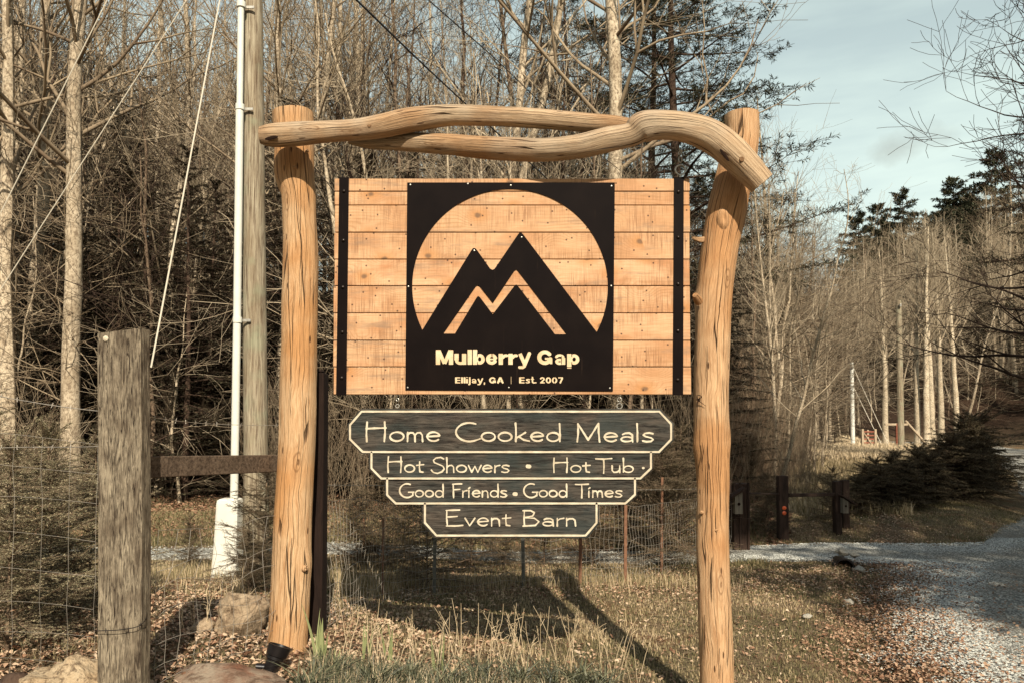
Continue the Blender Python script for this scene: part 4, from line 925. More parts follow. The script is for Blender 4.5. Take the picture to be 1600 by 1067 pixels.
def bare_tree(name, seed, H, R, c0, nl, bark, twig, lean=.05, wig=.10, fork=False, low=6, minr=.0045, Lf=.42, kids=(3, 4, 3), up=.06, elev=(.4, 1.1)):
    r = random.Random(seed); pts = trunk_path(r, H, lean, wig); WG = .23; root = bpy.data.objects.new(name, None)
    rad = [max(.012, R*(1.25 if i == 0 else 1)*(1-.86*(i/(len(pts)-1))**1.1)) for i in range(len(pts))]
    parts = [tube(smooth_path(pts, 30), np.interp(np.linspace(0, 1, 30), np.linspace(0, 1, len(rad)), rad), 9, False, lambda a, s, t: .10*noise.noise((math.cos(a), math.sin(a)+seed, s*.7)))[:2]]
    S_ = Segs(); big = Segs()
    for k in range(nl):
        t = c0+(1-c0)*((k+r.random())/nl); t = min(t, .985); p = at_path(pts, t); az = r.uniform(0, 6.283); e = r.uniform(*elev)
        d = Vector((math.cos(az)*math.cos(e), math.sin(az)*math.cos(e), math.sin(e))); L = max(.7, H*Lf*(1-t)**.8*r.uniform(.6, 1.1)+.5)
        grow(S_, r, p, d, L, max(minr, R*(1-t)*.34+.006), 2, up, WG, kids, minr)
    for k in range(low):        # thin dead side twigs low on the trunk
        t = r.uniform(.04, c0+.1); p = at_path(pts, t); az = r.uniform(0, 6.283); e = r.uniform(-.2, .5)
        grow(S_, r, p, Vector((math.cos(az)*math.cos(e), math.sin(az)*math.cos(e), math.sin(e))), r.uniform(.6, 1.9), .009, 1, .01, .2, kids, minr)
    if fork:
        p = at_path(pts, .3); az = r.uniform(0, 6.28); q = p; d = Vector((math.cos(az)*.35, math.sin(az)*.35, 1)).normalized(); fp = [p]
        for i in range(8): d = (d+Vector((r.uniform(-wig, wig), r.uniform(-wig, wig), .35))).normalized(); q = q+d*H*.65/8; fp.append(q)
        parts.append(tube(smooth_path(fp, 20), np.linspace(R*.7, .02, 20), 8, False)[:2])
        for k in range(nl//2):
            t = r.uniform(.2, 1); p = at_path(fp, t); az = r.uniform(0, 6.283); e = r.uniform(.3, 1.)
            grow(S_, r, p, Vector((math.cos(az)*math.cos(e), math.sin(az)*math.cos(e), math.sin(e))), max(.7, H*Lf*.8*(1-t)+.5), .02, 2, up, WG, kids, minr)
    v, f = join_parts(parts); me = mesh_from('trunk', v, f, True); me.materials.append(bark); tr_ = bpy.data.objects.new('trunk', me); tr_.parent = root
    mc = S_.mesh('crown'); mc.materials.append(twig); c = bpy.data.objects.new('crown', mc); c.parent = root
    return root
def thicket(name, seed, n, H, spread, twig, minr=.004, lev=1):
    r = random.Random(seed); S_ = Segs(); root = bpy.data.objects.new(name, None)
    for k in range(n):
        az = r.uniform(0, 6.28); rr = spread*math.sqrt(r.random()); p = Vector((math.cos(az)*rr, math.sin(az)*rr, -.05)); e = r.uniform(1.1, 1.57); az = r.uniform(0, 6.28)
        grow(S_, r, p, Vector((math.cos(az)*math.cos(e), math.sin(az)*math.cos(e), math.sin(e))), H*r.uniform(.5, 1.1), .011, 2 if lev > 1 else 2, .10, .10, (2, 3, 2), minr, .55)
    mc = S_.mesh('stems'); mc.materials.append(twig); c = bpy.data.objects.new('stems', mc); c.parent = root; return root
def evergreen(name, seed, H, R, c0, nb, blen, needle, nlen, dens, nmat, bark, droop=-.05, shape=1., sub=5, minr=.004, tuft=False, lean=.02, elev=.1, wid=.28, esp=.17):
    """conifer: trunk, limbs and flat sprays of small needle faces"""
    r = random.Random(seed); R2 = np.random.default_rng(seed); pts = trunk_path(r, H, lean, .04); root = bpy.data.objects.new(name, None)
    rad = [max(.008, R*(1-.9*i/(len(pts)-1))) for i in range(len(pts))]
    v, f, uv = tube(smooth_path(pts, 26), np.interp(np.linspace(0, 1, 26), np.linspace(0, 1, len(rad)), rad), 8, False); me = mesh_from('trunk', v, f, True); me.materials.append(bark)
    t_ = bpy.data.objects.new('trunk', me); t_.parent = root
    S_ = Segs(); A = []; B = []
    for k in range(nb):
        t = c0+(1-c0)*((k+r.random())/nb); t = min(t, .99); p = at_path(pts, t); az = k*2.399+r.uniform(-.5, .5); e = elev+r.uniform(-esp, esp*1.2)+.5*(t > .9)
        d = Vector((math.cos(az)*math.cos(e), math.sin(az)*math.cos(e), math.sin(e))); L = blen*((1-t)/(1-c0))**shape*r.uniform(.65, 1.1)+.08*blen; n = 6; pr = p
        for i in range(n):
            d = (d+rv(r)*.08+Vector((0, 0, droop*(1 if i < 3 else .2)))).normalized(); q = pr+d*L/n; S_.add(pr, q, max(minr, .02*L*(1-i/n)*.6), max(minr, .02*L*(1-(i+1)/n)*.6))
            if i > 0 or L < .8:
                for s_ in range(sub):
                    sd = 1 if (s_+i) % 2 else -1; u = r.random(); b0 = pr.lerp(q, u); hd = Vector((-d.y, d.x, 0)).normalized()*sd
                    bd = (d*.7+hd*.75+Vector((0, 0, r.uniform(-.25, .2)))).normalized(); bl_ = L*r.uniform(.14, .34)*(1.15-i/n*.7)
                    m = b0+bd*bl_*.5; bd2 = (bd+rv(r)*.18+Vector((0, 0, droop))).normalized(); e_ = m+bd2*bl_*.5
                    S_.add(b0, m, minr, minr*.8); S_.add(m, e_, minr*.8, minr*.5); A += [b0[:], m[:]]; B += [m[:], e_[:]]
            if i == n-1: A.append(pr[:]); B.append(q[:])
            pr = q
    mt = S_.mesh('limbs'); mt.materials.append(bark); l_ = bpy.data.objects.new('limbs', mt); l_.parent = root
    A = np.array(A); B = np.array(B); Ls = np.linalg.norm(B-A, axis=1); cnt = np.maximum(1, (Ls*dens).astype(int)); idx = np.repeat(np.arange(len(A)), cnt); n = len(idx)
    if tuft: u = .35+.65*R2.random(n)**.6
    else: u = R2.random(n)
    C = A[idx]+(B-A)[idx]*u[:, None]; dd = (B-A)[idx]/Ls[idx][:, None]; up = np.array([[0, 0, 1.]]); sd = np.cross(dd, up); sd /= np.linalg.norm(sd, axis=1, keepdims=True)+1e-6
    sg = R2.choice([-1, 1], n)[:, None]; N_ = dd*R2.uniform(.2, .9, n)[:, None]+sd*sg*R2.uniform(.5, 1, n)[:, None]+R2.normal(0, .22 if not tuft else .45, (n, 3)); N_ /= np.linalg.norm(N_, axis=1, keepdims=True)
    ln_ = nlen*R2.uniform(.6, 1.2, n)[:, None]; w_ = np.cross(N_, R2.normal(0, 1, (n, 3))*.35+up); w_ /= np.linalg.norm(w_, axis=1, keepdims=True)+1e-6; w_ *= ln_*wid
    V = np.stack([C-w_*.25, C+N_*ln_*.55-w_*.5, C+N_*ln_, C+N_*ln_*.5+w_*.5], 1).reshape(-1, 3); b = (np.arange(n)*4)[:, None]
    me = mesh_from('foliage', V, b+np.array([[0, 1, 2, 3]]), attr=np.repeat(R2.uniform(0, 1, n), 4)); me.materials.append(nmat); f_ = bpy.data.objects.new('foliage', me); f_.parent = root
    return root
_made = {}
def place(proto, loc, rz, sc, label, cat, group=None, name=None):
    """first use links the prototype itself, later uses link copies sharing its meshes"""
    if proto not in _made:
        _made[proto] = 1; link(proto); 
        for c in proto.children: link(c)
        o = proto; o.location = loc; o.rotation_euler = (0, 0, rz); o.scale = (sc, sc, sc)
    else:
        o = copy_tree(proto, loc, rz, sc)
        if 'group' in o: del o['group']
    return tag(o, label, cat, group)

# ------------------------------------------------------------ woodland
R_ = random.Random(11)
tallP = [bare_tree('bare_tree', 100+i, 19+i % 3*2, (.19, .14, .21, .12, .17)[i], .30, 34, BARK_P if i != 3 else BARK_M, TWIG_P if i % 2 else TWIG_M, .05, .10, i % 3 == 1, 16, .005) for i in range(5)]
midP = [bare_tree('bare_tree', 120+i, 11+i, .085, .26, 26, BARK_P if i % 2 else BARK_M, TWIG_P if i % 2 else TWIG_D, .22, .22, i == 1, 22, .004, .42, (3, 4, 3), .03, (.0, 1.)) for i in range(4)]
undP = [bare_tree('understory_tree', 140+i, 6+i*.9, .045, .22, 22, BARK_P, TWIG_M if i % 2 else TWIG_P, .25, .26, False, 6, .0036, .5, (3, 4, 3), .01, (-.1, .8)) for i in range(4)]
darkP = [bare_tree('dark_tree', 160+i, 16+i, .17, .3, 26, BARK_D, TWIG_D, .12, .16, i == 0, 8, .005, .5) for i in range(2)]
thkP = [thicket('bramble_thicket', 180+i, 44, 2.6+i*.7, 1.3, TWIG_M if i < 2 else TWIG_R) for i in range(3)]
for o_ in thkP[:2]: pass
hemP = [evergreen('hemlock_tree', 200+i, 11+i*2, .14, .04, 100, 3.3, None, .12, 22, NEEDLE, BARK_D, -.05, .8, 7, .006) for i in range(2)]
pineP = [evergreen('white_pine', 210+i, 21, .24, .24, 70, 5.0, None, .17, 40, NEEDLE_P, BARK_D, .01, .62, 7, .008, True, .02, .12, .16) for i in range(2)]
farpP = [evergreen('far_pine', 220+i, 17, .2, .08, 84, 5.2, None, .42, 16, NEEDLE_P, BARK_D, -.01, .62, 8, .012, True, .02, .14, .3) for i in range(2)]

# trees that can be singled out in the photograph: (px, Y, proto, scale, rotation, label)
tmix = tallP+midP
SKX = [-900, 690, 735, 800, 860, 930, 1000, 1100, 1185, 1200, 1240, 1290, 1312, 1330, 1400, 1450, 1500, 1560, 1640]
SKY_ = [-400, -300, 30, 60, -40, 80, 170, 250, 260, 190, 235, 335, 395, 360, 330, 315, 300, 255, 210]
def hgt(proto): 
    if 'H' not in proto: proto['H'] = max(max(v[2] for v in c.bound_box) for c in proto.children)
    return proto['H']
def sky_scale(proto, x, Y, extra=0):
    px = 800+1200*x/Y; yt = float(np.interp(px, SKX, SKY_))+extra; return (CAMZ+(640-yt)/1200*Y-gz(x, Y))/hgt(proto)
def top_scale(proto, px, Y, yt): x = (px-800)/1200*Y; return (CAMZ+(640-yt)/1200*Y-gz(x, Y))/hgt(proto)
LM = [(-9999, 'at the left edge'), (60, 'left of the stout trunk'), (150, 'directly above the fence timber'), (235, 'right of the fence timber'), (305, 'just left of the utility pole'), (408, 'seen by the left log post'), (500, 'behind the left end of the plank board'), (636, 'behind the left half of the steel plate'), (800, 'behind the right half of the steel plate'), (960, 'behind the right end of the plank board'), (1085, 'just beside the right log post'),
      (1150, 'beyond the wide gate post'), (1215, 'beyond the reflector post'), (1265, 'beyond the rail of the gate'), (1310, 'beyond the pale field pole'), (1370, 'by the tall dull far pole'), (1425, 'behind the row of white trunks'), (1475, 'just right of the white trunks'), (1520, 'beyond the tallest hedge hemlock'), (1560, 'at the right edge')]
def where(x, Y, y0, y1):
    px = 800+1200*x/Y; lm = [w for p_, w in LM if px >= p_][-1]; d = (Y-y0)/(y1-y0)
    return ('in front, ' if d < .33 else 'further in, ' if d < .66 else 'far back, ')+lm
def single(px, Y, proto, sc, label, cat='tree', lean=(0, 0), group=None, dz=-.1, top=None):
    if top is not None: sc = top_scale(proto, px, Y, top)
    o = place(proto, onG(px, Y, dz), R_.uniform(0, 6.28), sc, label, cat, group); o.rotation_euler[0] = lean[1]; o.rotation_euler[1] = lean[0]; return o
single(18, 17.0, tallP[0], 1.05, 'pale thick bare tree at the far left edge, left of the stout trunk beside it')
single(40, 19.0, tallP[2], .95, 'second pale bare tree from the left edge, standing close behind its neighbour')
single(112, 16.5, tallP[2], 1.0, 'stout pale trunk rising left of the weathered fence timber, widest in the left woods')
single(206, 21.0, midP[1], 1.2, 'slim pale tree just above the top of the weathered fence timber')
single(246, 18.0, midP[3], 1.15, 'leaning pale tree midway between the fence timber and the utility pole', lean=(.05, 0))
single(318, 20.0, midP[0], 1.1, 'thin crooked tree immediately left of the utility pole with a bent stem', lean=(-.12, 0))
single(435, 19.0, tallP[4], .9, 'pale tree showing between the utility pole and the left log post')
single(558, 18.0, midP[1], 1., 'thin pale trunk seen below the left end of the plank board')
single(795, 22.0, tallP[1], 1.2, 'broad pale trunk rising above the middle of the plank board, left of a twin')
single(822, 24.0, tallP[3], 1.1, 'pale trunk just right of the broad one above the plank board')
single(880, 26.0, darkP[1], 1.0, 'dark bare tree above the emblem plate between pale trunks')
single(962, 19.5, tallP[2], 1.12, 'pale thick trunk crossing behind the beam above the right end of the emblem plate')
single(745, 26.0, darkP[0], 1.1, 'dark forked bare tree against the sky gap above the beam')
single(1072, 24.0, pineP[0], 1.0, 'tall white pine with layered boughs reaching right into the sky behind the right post', 'pine')
single(1010, 29.0, pineP[1], 1.05, 'second white pine behind the right end of the beam, left of the tallest boughs', 'pine')
single(900, 33.0, pineP[0], 1.05, 'white pine half hidden by bare trunks above the plank board', 'pine')
single(1203, 27.0, tallP[0], .86, 'slender pale tree standing alone right of the right log post', 'tree', top=105)
single(1180, 22.0, midP[2], .95, 'slim upright tree close behind the right log post', top=200)
single(1245, 33.0, midP[3], 1.1, 'fine fan-shaped bare tree at the edge of the open sky', top=185)
single(1225, 24.0, undP[2], 1.2, 'small bare tree leaning over the brush by the driveway gate', top=330)
# crowded left wood
def scatter(n, y0, y1, a, b, protos, sc, label, cat, group, mind=.6, dz=-.08, ok=None):
    pts = []; tries = 0
    while len(pts) < n and tries < n*60:
        tries += 1; Y = y0+(y1-y0)*R_.random()**.85; x = R_.uniform(a, b)*Y
        if any((x-u)**2+(Y-w)**2 < mind**2 for u, w in pts): continue
        if ok and not ok(x, Y): continue
        pr = R_.choice(protos); s = R_.uniform(*sc); m_ = sky_scale(pr, x, Y, R_.uniform(0, 50 if x < .43*Y else 22))
        if cat == 'thicket' and x > .28*Y: m_ = top_scale(pr, 800+1200*x/Y, Y, float(np.interp(800+1200*x/Y, [1140, 1185, 1230, 1260, 1290], [480, 520, 610, 680, 720])))
        if m_ < s:
            if m_ < sc[0]*.5: continue
            s = m_
        pts.append((x, Y))
        place(pr, Vector((x, Y, gz(x, Y)+dz)), R_.uniform(0, 6.28), s, label+', '+where(x, Y, y0, y1), cat, group)
scatter(46, 17, 42, -.78, .36, tallP, (.75, 1.15), 'tall pale bare tree', 'tree', 'tall pale trees in the left woodland', 1.2)
scatter(62, 16, 38, -.78, .38, midP, (.7, 1.25), 'slender bare tree', 'tree', 'slender trees in the left woodland', .9)
scatter(52, 15, 34, -.80, .40, undP, (.65, 1.3), 'small twiggy tree', 'tree', 'understory trees in the left woodland', .8)
scatter(18, 18, 34, -.74, .3, darkP, (.7, 1.05), 'dark bare tree', 'tree', 'dark bare trees in the left woodland', 1.5)
scatter(24, 15.5, 20, -.8, .26, hemP, (.14, .34), 'low dark hemlock', 'hemlock', 'low hemlocks at the left wood edge', 1.2)
scatter(30, 17, 22, -.8, .28, hemP, (.45, .75), 'dense dark hemlock', 'hemlock', 'dense hemlocks in the left woodland', 1.4)
scatter(44, 17.5, 24, -.8, .28, hemP, (.3, .58), 'young hemlock', 'hemlock', 'young hemlocks in the left woodland', 1.3)
scatter(90, 20, 40, -.8, .30, hemP, (.38, 1.0), 'dark tall hemlock', 'hemlock', 'dark hemlocks in the left woodland', 1.6)
scatter(14, 14.0, 19, -.72, .24, thkP[:2], (.4, .8), 'tangle of thin bare stems', 'thicket', 'thickets along the left wood edge', 1.)
# brush between the right post and the valley
scatter(30, 17, 30, .275, .37, thkP, (.5, 1.3), 'thicket of fine upright stems', 'thicket', 'thickets beyond the driveway gate', .9, ok=lambda x, y: x < RX(y)-5)
scatter(26, 24, 44, .27, .41, midP+undP, (.6, 1.2), 'slim bare grove tree', 'tree', 'bare trees in the grove right of the sign', 1.2)
scatter(20, 34, 66, .26, .42, tallP, (.5, .95), 'tall bare grove tree', 'tree', 'tall trees at the back of the right grove', 2)
# valley clearing and the slope right of it
rt = [(1432, 52, 350), (1447, 50, 330), (1456, 51, 320), (1470, 53, 345), (1383, 50, 370), (1494, 55, 350)]
rl = ['first thick white trunk of the bright row beside the valley road', 'second thick white trunk of the bright row beside the valley road', 'third and brightest white trunk beside the valley road', 'white trunk right of the brightest one beside the valley road', 'thin pale trunk between the two far utility poles', 'pale trunk at the right end of the bright row by the valley road']
wbT = [bare_tree('white_trunk_tree', 300+i, 16, .24, .42, 30, BARK_W, TWIG_P, .02, .05, False, 8, .011, .34, (3, 3, 2), .1, (.7, 1.3)) for i in range(2)]
for k, (px, Y, tp) in enumerate(rt): single(px, Y, wbT[k % 2], 1, rl[k], top=tp)
scatter(80, 62, 104, .43, .84, tallP+midP, (.5, 1.1), 'pale bare tree on the valley slope', 'tree', 'bare trees on the slope beyond the road', 1.8)
scatter(44, 58, 78, .46, .86, midP+undP, (.6, 1.4), 'slender bare tree by the far road bank', 'tree', 'slender trees along the far road bank', 1.4)
scatter(24, 60, 84, .43, .86, hemP, (.4, .8), 'dark hemlock on the valley slope', 'hemlock', 'dark hemlocks on the valley slope', 2.4)
scatter(12, 26, 56, .68, .88, midP, (.7, 1.2), 'bare tree on the road bank', 'tree', 'bare trees on the right bank', 2., ok=lambda x, y: x > RX(y)+4)
scatter(10, 30, 56, .66, .88, hemP, (.4, .8), 'dark hemlock on the road bank', 'hemlock', 'dark hemlocks on the right bank', 2., ok=lambda x, y: x > RX(y)+4)
scatter(40, 80, 116, .46, .84, farpP, (.4, 1.2), 'dark pine on the ridge', 'pine', 'dark pines on the right ridge', 4)
for px, Y, tp, lb in [(1345, 96, 326, 'dark pine with the lowest top at the left end of the ridge pines'), (1375, 100, 312, 'dark pointed pine second from the left of the ridge pines'), (1415, 98, 290, 'tall feathery pine standing highest at the middle of the ridge'), (1500, 92, 268, 'broad dark pine right of the feathery one on the ridge'), (1560, 90, 225, 'dark pine near the right edge of the ridge')]:
    single(px, Y, farpP[int(px) % 2], 1, lb, 'pine', top=tp)
scatter(10, 56, 66, .40, .46, undP+midP[:1], (.7, 1.1), 'slanting bare tree behind the field', 'tree', 'slanting trees behind the field poles', 1.5)
hem_far = [(1303, 42, .32), (1282, 38, .22), (1372, 58, .28)]
for k, (px, Y, sc) in enumerate(hem_far): single(px, Y, hemP[k % 2], sc, ['dark round evergreen beside the leftmost far pole', 'dark low evergreen in the brush left of the pale field', 'dark evergreen behind the far field gate'][k], 'evergreen')
# overhanging dark tree and pine at the right edge
edgeT = bare_tree('overhanging_tree', 411, 15, .16, .14, 70, BARK_D, TWIG_D, .05, .08, False, 0, .0062, .29, (4, 5, 3), .05, (-.1, .8))
single(1672, 18.5, edgeT, 1.0, 'dark bare tree at the right edge with branches reaching left across the sky')
edgeP = evergreen('edge_pine', 412, 15, .2, .22, 60, 3.0, None, .12, 30, NEEDLE, BARK_D, -.03, .6, 8, .007, True, .02, .1, .22)
single(1660, 24, edgeP, 1.05, 'dark dense pine cut off by the right edge of the picture', 'pine')
# big evergreens behind the camera on the right: they throw the shade that lies over the driveway and hedge
shadeP = evergreen('roadside_hemlock', 420, 23, .3, .40, 66, 4.2, None, .36, 4.2, NEEDLE, BARK_D, -.03, .35, 8, .012, False, .01, .05, .5)
for k, (x, y, sc) in enumerate([(9.8, -4.6, 1.0), (13.6, -6.0, 1.08), (18.0, -4.8, 1.1)]):
    place(shadeP, Vector((x, y, gz(x, y))), k*1.7, sc, 'tall roadside hemlock shading the driveway, behind the camera on the right', 'hemlock', 'tall hemlocks behind the camera')

for k in range(18):  # out-of-view hemlocks on both sides, added to cut the sky fill
    sdx = -1 if k % 3 else 1; x = sdx*R_.uniform(18, 34)+(6 if sdx > 0 else 0); y = R_.uniform(-24, 3); place(shadeP, Vector((x, y, gz(x, y))), R_.uniform(0, 6), R_.uniform(.8, 1.1), 'unseen tall hemlock added beside the camera to block skylight, %s of the road' % ('right' if sdx > 0 else 'left'), 'hemlock', 'unseen hemlocks added beside the camera to block skylight')
# far wooded hillsides, one mass each
def wood_mass(name, n, y0, y1, a, b, sc, mat, seed, lab=None):
    rr = random.Random(seed); pr = []
    for i in range(3):
        S_ = Segs(); pts = trunk_path(rr, 15, .05, .08)
        for k in range(12): S_.add(pts[k], pts[k+1], .17*(1-k/12.5)+.02, .17*(1-(k+1)/12.5)+.02)
        for k in range(26):
            t = .25+.75*rr.random(); p = at_path(pts, t); az = rr.uniform(0, 6.28); e = rr.uniform(.5, 1.2)
            grow(S_, rr, p, Vector((math.cos(az)*math.cos(e), math.sin(az)*math.cos(e), math.sin(e))), 15*.4*(1-t)+1.2, .03, 1, .06, .15, (3, 3, 3), .018)
        pr.append([np.array(q) for q in (S_.a, S_.b, S_.ra, S_.rb)])
    A = []; B = []; RA = []; RB = []
    for k in range(n):
        Y = y0+(y1-y0)*rr.random(); x = rr.uniform(a, b)*Y; px_ = 800+1200*x/Y; yt = float(np.interp(px_, SKX, SKY_))+rr.uniform(0, 60); s = min(rr.uniform(*sc), (CAMZ+(640-yt)/1200*Y-gz(x, Y))/15.5)
        if s < .2: continue
        az = rr.uniform(0, 6.28); c, s_ = math.cos(az), math.sin(az); o = np.array([x, Y, gz(x, Y)-.2]); q = pr[k % 3]
        rot = np.array([[c, s_, 0], [-s_, c, 0], [0, 0, 1]]); A.append(q[0]@rot*s+o); B.append(q[1]@rot*s+o); RA.append(q[2]*s); RB.append(q[3]*s)
    V, F = prisms(np.concatenate(A), np.concatenate(B), np.concatenate(RA), np.concatenate(RB), 3)
    o = put(name, mesh_from(name, V, F, True), mat); o['kind'] = 'stuff'
wood_mass('left_hillside_woods', 320, 42, 92, -.80, .12, (.75, 1.1), TWIG_P, 5)
wood_mass('right_hillside_woods', 340, 74, 130, .30, .84, (.5, 1.0), TWIG_P, 6)

# ------------------------------------------------------------ hedge and small hemlocks
hedgeP = [evergreen('hedge_hemlock', 230+i, 1.55, .04, .03, 100, 1.1, None, .04, 80, NEEDLE_H, BARK_D, -.08, .32, 7, .003, False, .1, .25, .34) for i in range(3)]
ORD = 'first second third fourth fifth sixth seventh eighth ninth tenth eleventh twelfth thirteenth fourteenth fifteenth sixteenth seventeenth eighteenth'.split()
hx = [(1335, 15.4, .62), (1352, 16.2, .8), (1375, 15.8, .78), (1392, 16.8, .9), (1412, 16.2, .85), (1430, 17.4, .98), (1450, 16.8, .92), (1468, 18.2, 1.08), (1488, 17.8, 1.0), (1505, 19.2, 1.18), (1518, 19.0, 1.12), (1527, 20.6, 1.32), (1513, 21.0, 1.25), (1475, 20.2, 1.1), (1435, 19.4, .98), (1395, 18.6, .9), (1365, 18.0, .82), (1512, 18.2, .85)]
for k, (px, Y, sc) in enumerate(hx):
    lb = {0: 'smallest hedge hemlock at the left end beside the paired gate posts', 11: 'tallest hedge hemlock, at the right end of the dark hedge', 9: 'hedge hemlock just left of the tallest, near the road'}.get(k, '%s hemlock counted from the gate end of the dark hedge, %s row' % (ORD[sorted(q_[0] for q_ in hx).index(px)], 'front' if k < 13 or k == 17 else 'back'))
    single(px, Y, hedgeP[k % 3], sc*(.72 if px < 1480 else .92), lb, 'hemlock', group=None if k in (0, 11, 9) else 'hemlocks of the dark hedge', dz=-.03)
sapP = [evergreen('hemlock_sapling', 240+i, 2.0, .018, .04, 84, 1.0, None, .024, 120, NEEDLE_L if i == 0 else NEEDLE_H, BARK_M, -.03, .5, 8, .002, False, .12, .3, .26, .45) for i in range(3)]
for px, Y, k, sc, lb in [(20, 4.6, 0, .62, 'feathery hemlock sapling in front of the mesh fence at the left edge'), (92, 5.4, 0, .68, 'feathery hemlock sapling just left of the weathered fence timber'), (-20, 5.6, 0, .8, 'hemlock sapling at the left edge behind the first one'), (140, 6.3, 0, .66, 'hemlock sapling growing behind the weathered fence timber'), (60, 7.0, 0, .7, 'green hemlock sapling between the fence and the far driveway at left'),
    (418, 7.3, 1, .6, 'dark hemlock sapling between the utility pole and the left log post'), (392, 6.9, 2, .33, 'short hemlock sapling over the foot of the white conduit'),
    (668, 8.8, 1, .62, 'dark spreading sapling below the left half of the stacked sign'), (600, 9.8, 2, .70, 'dark sapling left of the stacked sign behind the wire fence'), (736, 10.2, 1, .66, 'dark sapling behind the wire fence under the Event Barn board'),
    (1032, 11.2, 1, .98, 'dark bushy hemlock between the stacked sign and the right log post'), (1060, 12.2, 2, 1.0, 'dark hemlock close left of the right log post'), (985, 12.5, 1, .8, 'low dark hemlock behind the rusty fence posts'),
    (560, 9.6, 2, .5, 'low dark sapling right of the nearly black post'), (632, 10.3, 1, .5, 'low dark sapling behind the left end of the stacked sign'), (790, 10.6, 2, .52, 'low dark sapling under the middle of the stacked sign'), (850, 10.9, 1, .5, 'low dark sapling between the greenish stake and the rusty stakes'), (925, 11.0, 2, .56, 'low dark sapling between the two rusty stakes'), (300, 9.6, 2, .34, 'low green sapling left of the white cover box'),
    (1195, 14.0, 2, .55, 'thin dark sapling between the gate posts'), (1172, 17.5, 1, .7, 'dark sapling behind the driveway gate post'), (1298, 14.6, 2, .5, 'small dark sapling at the paired gate posts')]:
    single(px, Y, sapP[k], sc, lb, 'sapling', dz=-.02)

# ------------------------------------------------------------ utility pole with conduit
PY = 8.4
a = P(394, -160, PY); b = P(400, 500, PY); c = G(404, 900); base = Vector((P(404, 860, PY).x, PY, gz(P(404, 860, PY).x, PY)))
up_ = thing('utility_pole', base, 'tall round wooden utility pole left of the gateway with a white conduit strapped to it', 'utility pole')
pp_ = smooth_path([base+Vector((0, 0, -.3)), b, a, a+(a-b)*.5], 40)
for q_ in pp_: q_[0] -= .012
v, f, uv = tube(pp_, np.linspace(.138, .098, 40), 20, True, lambda a, s, t: .03*noise.noise((math.cos(a)*2, math.sin(a)*2, s*.8)))
put('pole', mesh_from('pole', v, f, True, uv), POLE_M, up_)
def cpt(px, py): return P(px+1.5, py, PY-.20)
v, f, uv = tube([cpt(364, 790)[:], cpt(369, 500)[:], cpt(373, 170)[:]], .041, 14, True); cd = put('conduit', mesh_from('conduit', v, f, True), PVC, up_)
v, f, uv = tube([cpt(373, 172)[:], cpt(376, -60)[:], cpt(378, -300)[:]], .034, 14, True); put('conduit', mesh_from('conduit', v, f, True), PVC, up_)
for py in (168, 8, 500): 
    c = cpt(369+(500-py)*.012+.5, py); v, f = tube([(c+Vector((0, 0, -.03)))[:], (c+Vector((0, 0, .03)))[:]], .048, 14, True)[:2]; k_ = put('coupling', mesh_from('coupling', v, f, True), PVC, cd)
    v, f = box(c.x+.06, c.y+.05, c.z, .13, .012, .03, .002); put('clamp', mesh_from('clamp', v, f), STEEL, cd)
# cover box at the foot of the conduit, slightly flared
t0 = P(361, 778, PY-.2); z0_ = gz(t0.x, PY-.2)-.05; z1_ = t0.z
prof = [(z0_, .135), (z0_+.5*(z1_-z0_), .118), (z1_-.05, .112), (z1_-.012, .106), (z1_, .085)]
V = []; 
for z, w in prof:
    for sx, sy in ((-1, -1), (-.8, -1.15), (.8, -1.15), (1, -1), (1, 1), (-1, 1)): V.append((t0.x-.01+(z1_-z)*-.03+sx*w, PY-.2+sy*w*.75, z))
F = [[i*6+k, i*6+(k+1) % 6, (i+1)*6+(k+1) % 6, (i+1)*6+k] for i in range(4) for k in range(6)]+[[24+k for k in range(6)]]
put('cover_box', mesh_from('cover_box', V, F), PVC, up_)
# guy wires and cables
def wire(pts, r, name, mat, label, sag=0, n=24, cat='cable', group=None):
    p = smooth_path(pts, n); v, f, _ = tube(p, r, 5, False); o = put(name, mesh_from(name, v, f, True), mat); origin_base(o); tag(o, label, cat, group); return o
e0 = P(351, -40, 7.6); e1 = P(236, 574, 6.0)
wire([e0, e0.lerp(e1, .5), e1], .0065, 'guy_wire', GUY, 'pale guy wire slanting steeply down to just right of the weathered fence timber', cat='wire')
e0 = P(178, -20, 9); e1 = P(-40, 415, 9); wire([e0, e0.lerp(e1, .5), e1], .006, 'guy_wire', GUY, 'pale straight wire slanting across the top left corner, leftmost of the slanting wires', cat='wire')
e0 = P(305, -20, 9.4); e1 = P(-10, 470, 9.4); wire([e0, e0.lerp(e1, .5), e1], .006, 'guy_wire', GUY, 'pale straight wire slanting across the upper left woods, middle of the three slanting wires', cat='wire')
q0, q1, q2, q3 = P(530, -25, 7.), P(732, 167, 11.), P(1165, 543, 32.), P(1294, 600, 58.)
wire([q0, q1, P(960, 372, 18), q2, q3], [.011]*24, 'service_cable', CABLE, 'thick black service cable sloping from the top down behind the beam to the far poles', n=24)
wire([P(640, -25, 8.5), P(760, 80, 11), P(1000, 290, 20), P(1275, 480, 40), P(1332, 572, 46)], [.008]*24, 'service_cable', CABLE, 'thinner dark cable sloping down across the woods to the pale field pole')
wire([P(1294, 598, 58), P(1312, 607, 52), P(1332, 600, 46)], .02, 'service_cable', CABLE, 'short sagging cable between the two left far poles')
wire([P(1333, 603, 46), P(1368, 602, 42), P(1400, 570, 38)], .016, 'service_cable', CABLE, 'sagging cable between the pale field pole and the tall dull far pole')

